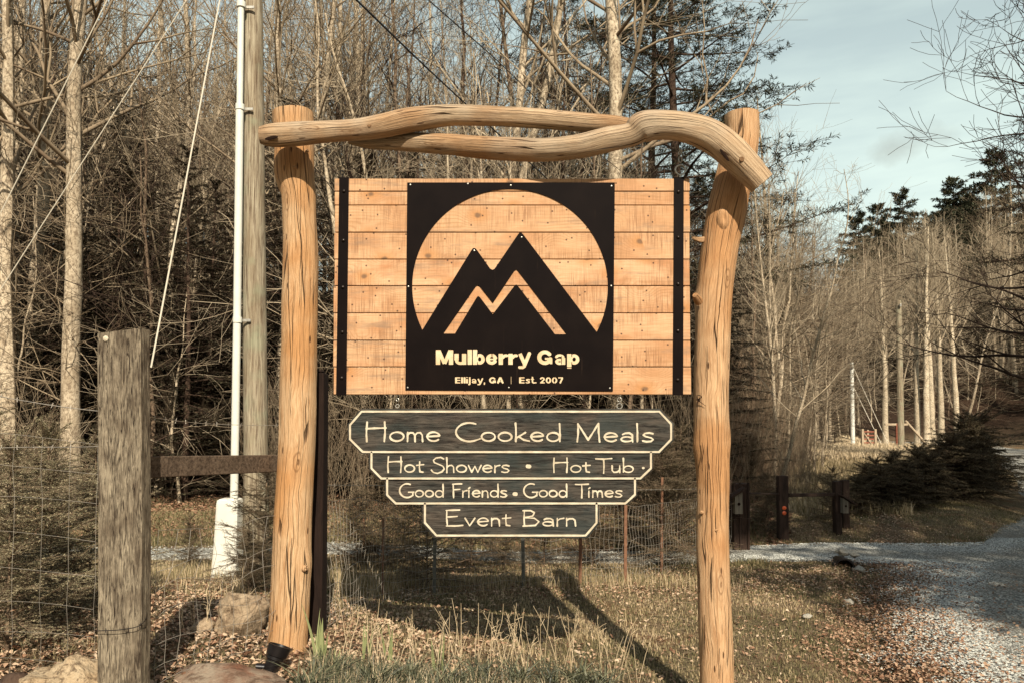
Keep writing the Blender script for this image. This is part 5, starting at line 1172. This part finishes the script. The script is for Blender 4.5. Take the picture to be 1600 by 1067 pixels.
# ------------------------------------------------------------ far field: poles, gate, frame
def far_pole(px, Y, top, r, label, mat):
    b = onG(px, Y); b.x = P(px, 640, Y).x; t = P(px, top, Y); o = thing('far_utility_pole', b, label, 'utility pole')
    v, f, uv = tube([(b.x, Y, b.z-.2), (b.x, Y, (b.z+t.z)/2), (b.x, Y, t.z)], [r, r*.9, r*.8], 10); put('pole', mesh_from('pole', v, f, True), mat, o)
    v, f = lathe([(.001, .06), (.05, .06), (.06, 0), (.05, -.08), (.001, -.09)], 8, None, (b.x-.02, Y-r-.05, t.z-.25)); put('insulator', mesh_from('insulator', v, f, True), STEEL, o)
    return o
far_pole(1332, 46, 566, .125, 'pale slim far pole at the left side of the bright field', PVC)
far_pole(1294, 58, 585, .11, 'dark slim far pole, leftmost of the far poles', BARK_D)
far_pole(1407, 38, 470, .16, 'tall dull grey far pole standing in front of the white trunks', POLE_M)
for px, Y, tx, ty, sx in [(1334, 46, 1393, 655, 0), (1334, 46, 1383, 640, 1)]:
    t = P(px, 575+sx*30, Y); b2 = P(tx, 705, 44); wire([t, t.lerp(b2, .5), b2], .018, 'stay_wire', GUY, 'pale stay wire running from the field pole down to the right, %s of the two' % ('lower' if sx else 'upper'), cat='wire')
DRYF = mat_plain('dry_field_grass', (.62, .48, .29), .9, .1, .3, 1.5, c2=(.45, .33, .19))
fx = fanpts(42000, 30, 58, a=.385, b=.56, p=1.2); x, y = fx[:, 0], fx[:, 1]; k = (x < RX(y)-2.6)
blades('dry_field_grass', fx[k], (.12, .45), .02, STALK, .1, 1., .6)
fx = fanpts(24000, 15.2, 34, a=.36, b=.52); x, y = fx[:, 0], fx[:, 1]; k = (x < RX(y)-3.4) & (y > 15)
blades('rough_grass', fx[k], (.06, .3), .009, GRASSM, .3, 1., .7)
fb = P(1355, 690, 42); gt = thing('field_gate', (fb.x, 42, gz(fb.x, 42)), 'small red slatted field gate between pale posts in the bright clearing', 'gate'); zb = gz(fb.x, 42)
for px in (1347, 1367): 
    x = P(px, 640, 42).x; v, f = box(x, 42, zb+.55, .12, .12, 1.2, .01); put('gate_post', mesh_from('gate_post', v, f), PALEWOOD, gt)
for i in range(5): v, f = box(fb.x+.07, 42, zb+.2+i*.2, .62, .04, .07, .005); put('slat', mesh_from('slat', v, f), REDWOOD, gt)
v, f = box(fb.x+.07, 41.95, zb+.55, .05, .04, 1.0, .005, 0, .6); put('brace', mesh_from('brace', v, f), PALEWOOD, gt)
v, f = box(fb.x+.07, 42.05, zb+.55, .10, .04, 1.1, .005, 0, 0); put('brace', mesh_from('brace', v, f), PALEWOOD, gt)
fb = P(1402, 690, 44); zb = gz(fb.x, 44); fr = thing('timber_frame', (fb.x, 44, zb), 'small reddish T shaped timber stand with a slanting pole beside the tall dull far pole', 'timber stand')
v, f = box(fb.x, 44, zb+.75, .14, .14, 1.6, .01); put('stand_post', mesh_from('stand_post', v, f), REDWOOD, fr)
v, f = box(fb.x-.05, 44, zb+1.5, 1.3, .12, .12, .01); put('cross_bar', mesh_from('cross_bar', v, f), PALEWOOD, fr)
p0 = Vector((fb.x+.5, 44, zb+1.7)); p1 = Vector((fb.x+1.9, 44, zb+.1)); v, f = tube([p0[:], p0.lerp(p1, .5)[:], p1[:]], .07, 8)[:2]; put('slanting_pole', mesh_from('slanting_pole', v, f, True), PALEWOOD, fr)

# ------------------------------------------------------------ left timber, rail, dark post, wire fences
FY = 4.0
fl = P(151, 790, FY); fr_ = P(219, 790, FY); bx_ = (fl.x+fr_.x)/2; wdt = fr_.x-fl.x; zt = P(190, 517, FY).z; zb = gz(bx_, FY)-.4; DPT = .24
fp = thing('fence_timber', (bx_, FY, gz(bx_, FY)), 'thick weathered square fence timber with split grain at the left, rail running from it', 'fence post')
bm = bmesh.new(); nz_ = 60; nn = 9
V = []; 
def tim(z, u, v_):  # u,v in -1..1
    s = 1+.012*noise.noise((z*2, 3, 1)); bow = .008*math.sin(z*1.9)-.009*(z-1)
    return (bx_+bow+u*wdt/2*s+.012*(1.6-z)*(z < 1.6)*.4, FY+wdt*DPT+v_*wdt*DPT, z)
ring_ = [(-1+.06, -1)]+[(-1+2*i/nn, -1) for i in range(1, nn)]+[(1-.06, -1), (1, -1+.06)]+[(1, -1+2*i/nn) for i in range(1, nn)]+[(1, .94), (.94, 1), (-.94, 1), (-1, .94), (-1, -.94)]
for i in range(nz_):
    z = zb+(zt-zb)*i/(nz_-1)
    for (u, v_) in ring_:
        d = .03*noise.noise((u*7, z*1.2, v_*7))+.02*noise.noise((u*22, z*2.5, v_*22)); zz = z
        if i == nz_-1: zz += .014*u+.01*noise.noise((u*5, v_*5, 2))-.0
        V.append(tim(zz, u*(1+d*.6*(abs(u) > .9)), v_*(1+d*(abs(v_) > .9)))if 1 else 0)
m_ = len(ring_); F = [[i*m_+k, i*m_+(k+1) % m_, (i+1)*m_+(k+1) % m_, (i+1)*m_+k] for i in range(nz_-1) for k in range(m_)]+[[(nz_-1)*m_+k for k in range(m_)]]
put('timber', mesh_from('timber', V, F), FENCE_OLD, fp)
p = P(165, 529, FY-.004); v, f = lathe([(.016, -.001), (.014, .003), (.006, .006), (.0005, .006)], 7, (0, -1, 0), p); put('tag', mesh_from('tag', v, f), CREAM, fp)
# rail and dark post
DY = 5.75; dp = P(491, 780, DY); zt = P(491, 583, DY).z; zb = gz(dp.x, DY)
dk = thing('dark_post', (dp.x, DY, zb), 'nearly black square post hidden close behind the left log post', 'fence post')
v, f = box(dp.x, DY, (zt+zb)/2-.1, .165, .15, zt-zb+.2, .006); put('post_shaft', mesh_from('post_shaft', v, f), DARKWOOD, dk)
v, f = box(dp.x, DY, zt+.012, .12, .11, .024, .01); put('post_cap', mesh_from('post_cap', v, f), DARKWOOD, dk)
r0 = P(222, 729.5, 4.22); r1 = P(470, 722, 5.7); dirv = (r1-r0); L_ = dirv.length; mid = (r0+r1)/2
v, f = box(0, 0, 0, L_, .04, .118, .004); v = np.array(v); ang = math.atan2(dirv.y, dirv.x); pit = math.asin(dirv.z/L_)
v[:, 2] += .004*np.sin(v[:, 0]*4); v = np.stack([v[:, 0]*math.cos(pit)-v[:, 2]*math.sin(pit), v[:, 1], v[:, 0]*math.sin(pit)+v[:, 2]*math.cos(pit)], 1)
v = np.stack([v[:, 0]*math.cos(ang)-v[:, 1]*math.sin(ang), v[:, 0]*math.sin(ang)+v[:, 1]*math.cos(ang), v[:, 2]], 1)+np.array(mid)
rl_ = put('fence_rail', mesh_from('fence_rail', v, f), RAIL_M); origin_base(rl_); tag(rl_, 'dark weathered board rail between the fence timber and the left log post', 'fence rail')
def mesh_fence(path, top, nm, label, posts, zoff=0, dx=.15, dzs=None, wob=.012, skew=0, r=.0016):
    """welded wire netting along a ground path: horizontal and vertical wires"""
    A, B, RA, RB = [], [], [], []; L = [0]
    for a, b in zip(path, path[1:]): L.append(L[-1]+math.dist(a, b))
    def pos(s): x = np.interp(s, L, [p[0] for p in path]); y = np.interp(s, L, [p[1] for p in path]); return x, y
    hs = dzs or [0, .08, .17, .28, .40, .53, .67, .81, .95]; hs = [h for h in hs if h <= top]
    n = int(L[-1]/dx); W_ = {}
    for i in range(n+1):
        for j, h in enumerate(hs):
            x, y = pos(i*dx); x += skew*h+wob*noise.noise((i*.31, j*.7, 3+zoff)); W_[i, j] = np.array([x, y+wob*noise.noise((i*.4, j*.6, 8)), gz(x, y)+.03+h+wob*1.3*noise.noise((i*.23, j*.9, 5))])
    for i in range(n+1):
        for j in range(len(hs)):
            if i < n: A.append(W_[i, j]); B.append(W_[i+1, j])
            if j < len(hs)-1: A.append(W_[i, j]); B.append(W_[i, j+1])
    V, F = prisms(A, B, [r]*len(A), [r]*len(A), 3); root = thing(nm, (path[0][0], path[0][1], gz(*path[0])), label, 'wire fence')
    o = put('wire_netting', mesh_from('wire_netting', V, F, True), WIRE, root); o['kind'] = 'stuff'
    for (px, Y, topy, mt, rad, nm2) in posts:
        x = P(px, 640, Y).x; z = gz(x, Y); zt = P(px, topy, Y).z; v, f = box(x, Y-.03, (z+zt)/2-.1, rad*2, rad*1.3, zt-z+.2, .004); v[:, 0] += (v[:, 2]-z)*random.uniform(-.02, .02); q_ = put('fence_stake', mesh_from('fence_stake', v, f), mt, root)
    return root
def barbed(pts, label, parent=None, n=40, r=.0022, sag=.03):
    p = smooth_path(pts, n); s1 = np.linspace(0, 1, n); p[:, 2] -= sag*4*s1*(1-s1)*.5
    parts = [tube(p, r, 4, False)[:2]]
    L = sum(np.linalg.norm(p[i+1]-p[i]) for i in range(n-1)); k = int(L/.11)
    for i in range(k):
        f_ = (i+.5)/k*(n-1); j = int(f_); c = p[j]+(p[j+1]-p[j])*(f_-j)
        for a in (-.8, .7, 2.4): d = np.array([math.cos(a+i)*.3, .4*math.cos(a*3+i), math.sin(a+i)])*.016; parts.append(tube([c-d, c+d*.2, c+d], .0013, 3, False)[:2])
    v, f = join_parts(parts); return v, f
mf = mesh_fence([(-1.42, 5.9), (-1.2, 7.4), (-.85, 8.3), (.15, 9.2), (.85, 9.6), (1.46, 10.0), (2.5, 11.2), (3.55, 12.4)], .98, 'wire_fence', 'wire netting fence on thin rusty stakes from the left log post to the driveway gate', 
    [(600, 7.9, 808, RUST, .011, 0), (680, 8.5, 800, GREYPOST, .018, 0), (818, 9.3, 790, GREYPOST, .022, 0), (905, 9.6, 790, RUST, .02, 0), (975, 10.0, 742, RUST, .02, 0), (1031, 10.9, 745, RUST, .017, 0), (570, 10.9, 800, RUST, .02, 0)], dx=.075, wob=.035, r=.0021)
v, f = barbed([P(500, 757, 6), P(680, 757, 8.5), P(975, 763, 10), P(1140, 762, 12.4)], '', n=60); put('barbed_wire', mesh_from('barbed_wire', v, f), WIRE, mf)
mf2 = mesh_fence([(-5.2, 4.3), (-3.6, 4.15), (-2.12, 4.1)], 1.3, 'wire_fence', 'wire netting fence with barbed strands left of the weathered timber', [], 2, .15, [0, .12, .26, .42, .6, .78, .96, 1.14, 1.3], .02, r=.0012)
for zz in ((-30, 694), (-30, 756)):
    pass
for a, b in (((-40, 690, 4.2), (151, 722, 4.1)), ((-40, 722, 4.15), (151, 697, 4.1))):
    pass
v, f = barbed([P(-60, 605, 4.3), P(40, 622, 4.2), P(155, 642, 4.05)], '', n=30); put('barbed_wire', mesh_from('barbed_wire', v, f), WIRE, mf2)
v, f = barbed([P(-60, 700, 4.3), P(40, 694, 4.2), P(155, 697, 4.05)], '', n=30); put('barbed_wire', mesh_from('barbed_wire', v, f), WIRE, mf2)
mf3 = mesh_fence([(-1.95, 4.25), (-1.75, 4.9), (-1.5, 5.6)], .9, 'wire_fence', 'slack crumpled wire netting below the board rail between timber and left log post', [], 5, .11, [0, .1, .22, .35, .5, .66, .82], .06)
v, f = barbed([P(233, 651, 4.2), P(330, 658, 4.9), P(440, 664, 5.5)], '', n=30); put('barbed_wire', mesh_from('barbed_wire', v, f), WIRE, mf3)
v, f = barbed([P(150, 985, 3.97), P(190, 983, 3.965), P(222, 974, 3.99), P(236, 945, 4.2)], '', n=20, sag=0); put('barbed_wire', mesh_from('barbed_wire', v, f), CABLE, mf3)

# ------------------------------------------------------------ driveway gate posts
def gate_post(px0, px1, topy, Y, label, d=.16):
    a = P(px0, topy, Y); b = P(px1, topy, Y); x = (a.x+b.x)/2; z = gz(x, Y); o = thing('gate_post', (x, Y, z), label, 'gate post')
    v, f = box(x, Y+d/2, (a.z+z)/2-.1, b.x-a.x, d, a.z-z+.2, .008, jit=.004); put('post_shaft', mesh_from('post_shaft', v, f), GATE_M, o); return o, x, z, a.z
g1, x1_, z1g, t1_ = gate_post(1147, 1170, 755, 12.5, 'wide dark gate post nearest the right log post, grey box on its side')
for px in (1147.5, 1156, 1169): v, f = box(P(px, 640, 12.45).x, 12.49, (z1g+t1_)/2, .035, .03, t1_-z1g+.04, .006); put('side_board', mesh_from('side_board', v, f), GATE_M, g1)
def bird_box(px, py, Y, label, flip=1, s=1.):
    c = P(px, py, Y); o = thing('nest_box', (c.x, Y, c.z-.14*s), label, 'wooden box')
    w, h = .105*s, .24*s
    V = [(c.x-w/2, Y-.07, c.z-h/2), (c.x+w/2, Y-.07, c.z-h/2), (c.x+w/2, Y-.07, c.z+h/2+(.06*s if flip > 0 else 0)), (c.x-w/2, Y-.07, c.z+h/2+(0 if flip > 0 else .06*s))]; V += [(x, Y+.06, z) for x, y, z in V]
    put('box_body', mesh_from('box_body', V, [[0, 1, 2, 3], [7, 6, 5, 4], [0, 4, 5, 1], [1, 5, 6, 2], [2, 6, 7, 3], [3, 7, 4, 0]]), BARNBOX, o)
    v, f = box(0, 0, 0, .34*s, .2, .03*s, .004); t = .55*flip; v = np.stack([v[:, 0]*math.cos(t)-v[:, 2]*math.sin(t)+c.x-.05*flip*s, v[:, 1]+Y-.02, v[:, 0]*math.sin(t)+v[:, 2]*math.cos(t)+c.z+h/2+.03*s], 1)
    put('box_roof', mesh_from('box_roof', v, f), GATE_M, o)
    v, f = lathe([(.0005, -.002), (.02*s, -.002), (.022*s, .004), (.0005, .004)], 10, (0, -1, 0), (c.x, Y-.07, c.z+.02)); put('entry_hole', mesh_from('entry_hole', v, f), DARKK, o)
bird_box(1152.5, 788, 12.36, 'small grey wooden box with a slanting roof on the wide gate post', 1, 1.15)
g0, *_ = gate_post(1138, 1143, 750, 12.9, 'thin dark post peeping out right behind the right log post')
g2, x2_, z2g, t2_ = gate_post(1217, 1232, 743, 13.6, 'single dark gate post with two orange reflectors')
for py in (793, 801): v, f = lathe([(.036, -.01), (.036, .004), (.03, .009), (.0005, .010)], 14, (0, -1, 0), P(1225.5, py, 13.595)); put('reflector', mesh_from('reflector', v, f, True), ORANGE, g2)
g3, *_ = gate_post(1305.5, 1315, 752, 13.9, 'left one of the two paired dark gate posts at the hedge end')
g4, *_ = gate_post(1317, 1327, 750, 14.2, 'right one of the two paired dark gate posts at the hedge end')
bird_box(1319, 791, 13.85, 'small grey wooden box hanging on the paired gate posts by the hedge', -1, .9)
def rail(p, q, hgt, th, label):
    d = q-p; L = d.length; v, f = box(0, 0, 0, L, th, hgt, .004); an = math.atan2(d.y, d.x); v = np.array(v); v[:, 2] += v[:, 0]*d.z/L; v = np.stack([v[:, 0]*math.cos(an)-v[:, 1]*math.sin(an), v[:, 0]*math.sin(an)+v[:, 1]*math.cos(an), v[:, 2]], 1)+np.array((p+q)/2)
    o = put('gate_rail', mesh_from('gate_rail', v, f), GATE_M); origin_base(o); tag(o, label, 'gate rail')
rail(P(1232, 773, 13.72), P(1306, 772, 13.95), .06, .05, 'dark rail between the reflector post and the paired gate posts')
rail(P(1170, 770, 12.6), P(1217, 771, 13.65), .03, .03, 'thin dark rail between the wide gate post and the reflector post')

# ------------------------------------------------------------ culvert, stones, rocks
c = G(1325, 893); cv = thing('culvert_pipe', c, 'dark half buried culvert pipe end with stones at the driveway mouth', 'culvert')
ax = Vector((-.25, -1, .10)).normalized(); v, f = lathe([(.145, -.5), (.145, 0), (.12, .0), (.12, -.45), (.001, -.45)], 20, ax, c+Vector((0, .1, .03))); put('pipe', mesh_from('pipe', v, f, True), BLACKP, cv)
def rock(name, c, s, mat, label, seed, cat='rock', sub=4, flat=.35, rot=0, tilt=0, group=None, rough=1.):
    bm = bmesh.new(); bmesh.ops.create_icosphere(bm, subdivisions=sub, radius=1)
    for v in bm.verts:
        p = v.co.copy(); n_ = noise.noise(p*1.1+Vector((seed, 0, 0)))*.45*rough+noise.noise(p*2.6+Vector((0, seed, 0)))*.18*rough+noise.noise(p*7+Vector((0, seed, 0)))*.05
        q = Vector((round(p.x*1.6)/1.6, round(p.y*1.6)/1.6, round(p.z*1.6)/1.6)); p = p.lerp(q, .30*rough)*(1+n_); p = Vector((p.x*s[0], p.y*s[1], p.z*s[2]))
        if tilt: p = Vector((p.x*math.cos(tilt)-p.z*math.sin(tilt), p.y, p.x*math.sin(tilt)+p.z*math.cos(tilt)))
        v.co = Vector((p.x*math.cos(rot)-p.y*math.sin(rot), p.x*math.sin(rot)+p.y*math.cos(rot), p.z))
    me = bpy.data.meshes.new(name); bm.to_mesh(me); bm.free(); me.polygons.foreach_set('use_smooth', np.ones(len(me.polygons), bool)); me.materials.append(mat)
    o = link(bpy.data.objects.new(name, me)); o.location = c; tag(o, label, cat, group); return o
for k, (px, py, s, lb) in enumerate([(1318, 880, .10, 'pale stone on top of the culvert pipe'), (1342, 893, .09, 'pale stone right of the culvert pipe'), (1326, 944, .065, 'single white stone in the leafy ditch below the culvert'), (1262, 967, .05, 'small pale stone on the grass slope left of the ditch'), (1335, 884, .07, 'flat grey stone above the culvert pipe at the gravel edge')]):
    rock('stone', G(px, py)+Vector((0, 0, .035+(.14 if k in (0, 4) else 0))), (s, s*.7, s*.6), STONE_W, lb, k*3.3, 'stone', 3)
rock('boulder', G(352, 992)+Vector((.05, .12, .10)), (.19, .15, .17), ROCK_T, 'tan upright boulder lying in the leaves left of the log post', 2.2, rot=.3, tilt=.35)
rock('boulder', G(322, 985)+Vector((0, -.05, .0)), (.12, .1, .08), ROCK_T, 'small tan rock at the foot of the upright boulder', 5.2)
rock('flat_rock', G(365, 1066)+Vector((-.02, -.05, -.02)), (.36, .26, .11), ROCK_R, 'flat reddish brown rock at the bottom edge beside the black spotlight', 8.1, rot=-.3, tilt=-.16, rough=.6)
rock('pale_rock', Vector((P(88, 1066, 3.9).x, 4.02, gz(-2.3, 4)+.02)), (.24, .2, .17), ROCK_P, 'rough pale rock at the bottom left behind the netting', 3.1)
rock('dark_rock', Vector((P(10, 1066, 3.9).x, 4.0, gz(-2.6, 4)-.02)), (.12, .1, .13), BARK_D, 'dark round stump in the bottom left corner', 6.1, 'stump', rough=.5)
rock('boulder', G(402, 1000)+Vector((0, .3, 0)), (.10, .1, .07), ROCK_T, 'small rock half hidden against the left log post', 9.1)

# ------------------------------------------------------------ spotlight at the foot of the left post
c = G(424, 1052); c.y -= .0; sp_ = thing('ground_spotlight', c, 'black cylindrical ground spotlight tilted up at the foot of the left log post', 'spotlight')
ax = Vector((.30, .25, .92)).normalized(); b0 = P(427, 1036, c.y)
v, f = lathe([(r_*1.35, z_*1.35) for r_, z_ in [(.001, -.075), (.030, -.075), (.034, -.068), (.036, .015), (.042, .02), (.042, .032), (.048, .036), (.054, .082), (.049, .082), (.043, .04), (.001, .038)]], 24, ax, b0); hd = put('lamp_head', mesh_from('lamp_head', v, f, True), BLACKP, sp_)
v, f = lathe([(.001, .062), (.058, .063)], 20, ax, b0); put('lens', mesh_from('lens', v, f), mat_plain('lens_glass', (.05, .05, .045), .1, .5, .1), hd)
v, f = tube([(b0-ax*.05)[:], (b0-ax*.05+Vector((-.03, 0, -.03)))[:], (c+Vector((-.02, 0, -.06)))[:]], .013, 8)[:2]; put('stake', mesh_from('stake', v, f, True), BLACKP, sp_)
v, f = lathe([(.001, 0), (.022, 0), (.022, .06), (.001, .06)], 12, (-1, -.1, .1), b0+Vector((-.04, -.01, -.02))); put('knuckle', mesh_from('knuckle', v, f, True), BLACKP, sp_)

# ------------------------------------------------------------ garden plants at the front
def clump(name, px, py, n, H, w, mat, label, cat, lean=.35, seed=1, arch_=0., spread=.03, group=None, k=7, up=1.):
    r = random.Random(seed); b = G(px, py); V = []; F = []; at = []
    for i in range(n):
        az = r.uniform(0, 6.28); h = H*r.uniform(.55, 1.1); ww = w*r.uniform(.7, 1.1); l = r.uniform(.1, 1)*lean; bx = b.x+r.uniform(-spread, spread)*1.; by = b.y+r.uniform(-spread, spread)
        fz = r.uniform(-.6, .6); s = np.array([math.cos(fz), math.sin(fz), 0]); o = len(V); rr_ = r.random()
        for j in range(k+1):
            t = j/k; q = np.array([bx+math.cos(az)*l*h*t**1.6, by+math.sin(az)*l*h*t**1.6, gz(bx, by)-.01+h*(t*up-arch_*t*t)]); wd_ = ww*(1-t**2.2)*(.75+.25*min(1, t*4))+.0004
            fold = np.array([0, wd_*.25, 0]); V += [q-s*wd_, q+fold, q+s*wd_]; at += [rr_]*3
        F += [[o+3*j+a, o+3*j+a+1, o+3*j+a+4, o+3*j+a+3] for j in range(k) for a in (0, 1)]
    me = mesh_from(name, V, F, True, attr=at); ob = put(name, me, mat); a = np.array(V, np.float32)-np.array(b[:], np.float32); me.vertices.foreach_set('co', a.ravel()); me.update(); ob.location = b; tag(ob, label, cat, group); return ob
clump('iris_clump', 493, 1036, 3, .42, .011, IRIS, 'pale green iris blades close to the left log post, leaning left', 'iris', .35, 3)
clump('iris_clump', 503, 1040, 4, .36, .013, IRIS, 'tallest upright pale green iris fan right of the left log post', 'iris', .14, 5)
clump('iris_clump', 574, 1030, 4, .26, .009, IRIS, 'small iris clump between the tall fan and the dry stalks', 'iris', .35, 6)
clump('iris_clump', 609, 1034, 4, .34, .011, IRIS, 'pointed pale iris clump in the middle of the dry stalks', 'iris', .2, 9)
clump('iris_clump', 684, 1050, 4, .26, .010, IRIS, 'low iris clump under the Event Barn board', 'iris', .3, 12)
clump('iris_clump', 530, 1046, 2, .16, .008, IRIS, 'tiny iris sprout just right of the tallest fan', 'iris', .2, 14)
for k, (px, py) in enumerate([(520, 1062), (585, 1075), (640, 1070), (700, 1078), (755, 1068), (810, 1072), (860, 1078), (905, 1072), (940, 1082), (480, 1082)]):
    clump('strap_leaf_clump', px, py, 75, .34, .0045, MONDO, 'dark arching strap leaved clump, %s from the left along the bottom edge' % ORD[sorted([520, 585, 640, 700, 755, 810, 860, 905, 940, 480]).index(px)], 'grass clump', 1.5, 40+k, .55, .06, 'dark strap leaved clumps along the bottom')
def stalks(px, py, n, H, sx, seed, label, r=.0028):
    rr = random.Random(seed); b = G(px, py); parts = []
    for i in range(n):
        x = b.x+rr.uniform(-sx, sx); y = b.y+rr.uniform(-.08, .08); h = H*rr.uniform(.5, 1.1); lx = rr.uniform(-.45, .45); ly = rr.uniform(-.2, .2)
        pts = [(x, y, gz(x, y)-.01), (x+lx*h*.3, y+ly*h*.3, gz(x, y)+h*.45), (x+lx*h*.55, y+ly*h, gz(x, y)+h*.75), (x+lx*h*(.8+rr.uniform(-.2, .2)), y+ly*h, gz(x, y)+h)]
        parts.append(tube(smooth_path(pts, 7), np.linspace(r, r*.45, 7), 4, False)[:2])
        for j in range(rr.randint(0, 3)):
            t = rr.uniform(.4, .9); q = np.array(pts[1])*(1-t)+np.array(pts[3])*t; e = q+np.array([rr.uniform(-.06, .06), rr.uniform(-.03, .03), rr.uniform(.01, .07)]); parts.append(tube([q, (q+e)/2+.003, e], r*.5, 3, False)[:2])
    v, f = join_parts(parts); me = mesh_from('dry_stalks', v, f, True, attr=np.random.default_rng(seed).uniform(0, 1, len(v))); o = put('dry_stalks', me, STALK)
    a = np.array(v, np.float32)-np.array(b[:], np.float32); me.vertices.foreach_set('co', a.ravel()); me.update(); o.location = b; tag(o, label, 'dry stalks')
stalks(565, 1035, 8, .42, .14, 1, 'thin dry stalks standing left of the middle below the stacked sign')
stalks(640, 1045, 16, .34, .22, 2, 'dry stalks between two iris clumps')
stalks(740, 1052, 20, .46, .26, 3, 'tall dry stalks rising over the shadow below the Event Barn board')
stalks(840, 1052, 18, .50, .24, 4, 'tallest pale dry stalks under the right part of the stacked sign')
stalks(950, 1062, 12, .46, .26, 5, 'sparse dry stalks leaning near the bottom edge left of the right log post')
stalks(370, 960, 12, .34, .12, 6, 'dry curling stems beside the tan boulder')
stalks(305, 985, 9, .36, .14, 7, 'dry stems between the fence timber and the tan boulder')
q = fanpts(2600, 4.5, 5.2, a=-.26, b=.16); blades('dry_bed_grass', q, (.04, .16), .0022, STALK, 0, 1, .8)
q = fanpts(5000, 4.4, 5.1, a=-.26, b=.14); blades('bed_grass', q, (.05, .16), .003, MONDO, .3, 1, .8)
q = fanpts(5000, 9, 12.6, a=.28, b=.36); 
def twig_litter(n, y0, y1, a, b):
    q = fanpts(n, y0, y1, a, b); x, y = q[:, 0], q[:, 1]; az = rng.uniform(0, 3.14, n); L = rng.uniform(.04, .22, n)
    A = np.stack([x, y, g(x, y)+.015], 1); x2, y2 = x+np.cos(az)*L, y+np.sin(az)*L; B = np.stack([x2, y2, g(x2, y2)+rng.uniform(.012, .05, n)], 1)
    k = ~drive_mask(x, y); V, F = prisms(A[k], B[k], rng.uniform(.0015, .004, k.sum()), rng.uniform(.001, .003, k.sum()), 3); o = put('twig_litter', mesh_from('twig_litter', V, F), TWIG_M); o['kind'] = 'stuff'
twig_litter(1500, 4, 10, -.68, .35)
# forest-floor leaves beyond the driveway
q = fanpts(46000, 12.0, 26, a=-.78, b=.36, p=1.3); x, y = q[:, 0], q[:, 1]; leaves('woodland_leaf_litter', q[~drive_mask(x, y)], (.02, .05), hi=.34)
q = fanpts(60000, 11.4, 15, a=-.72, b=.33, p=1.2); x, y = q[:, 0], q[:, 1]; blades('lawn_grass', q[~drive_mask(x, y)], (.03, .12), .004, lo=.0, hi=.6)
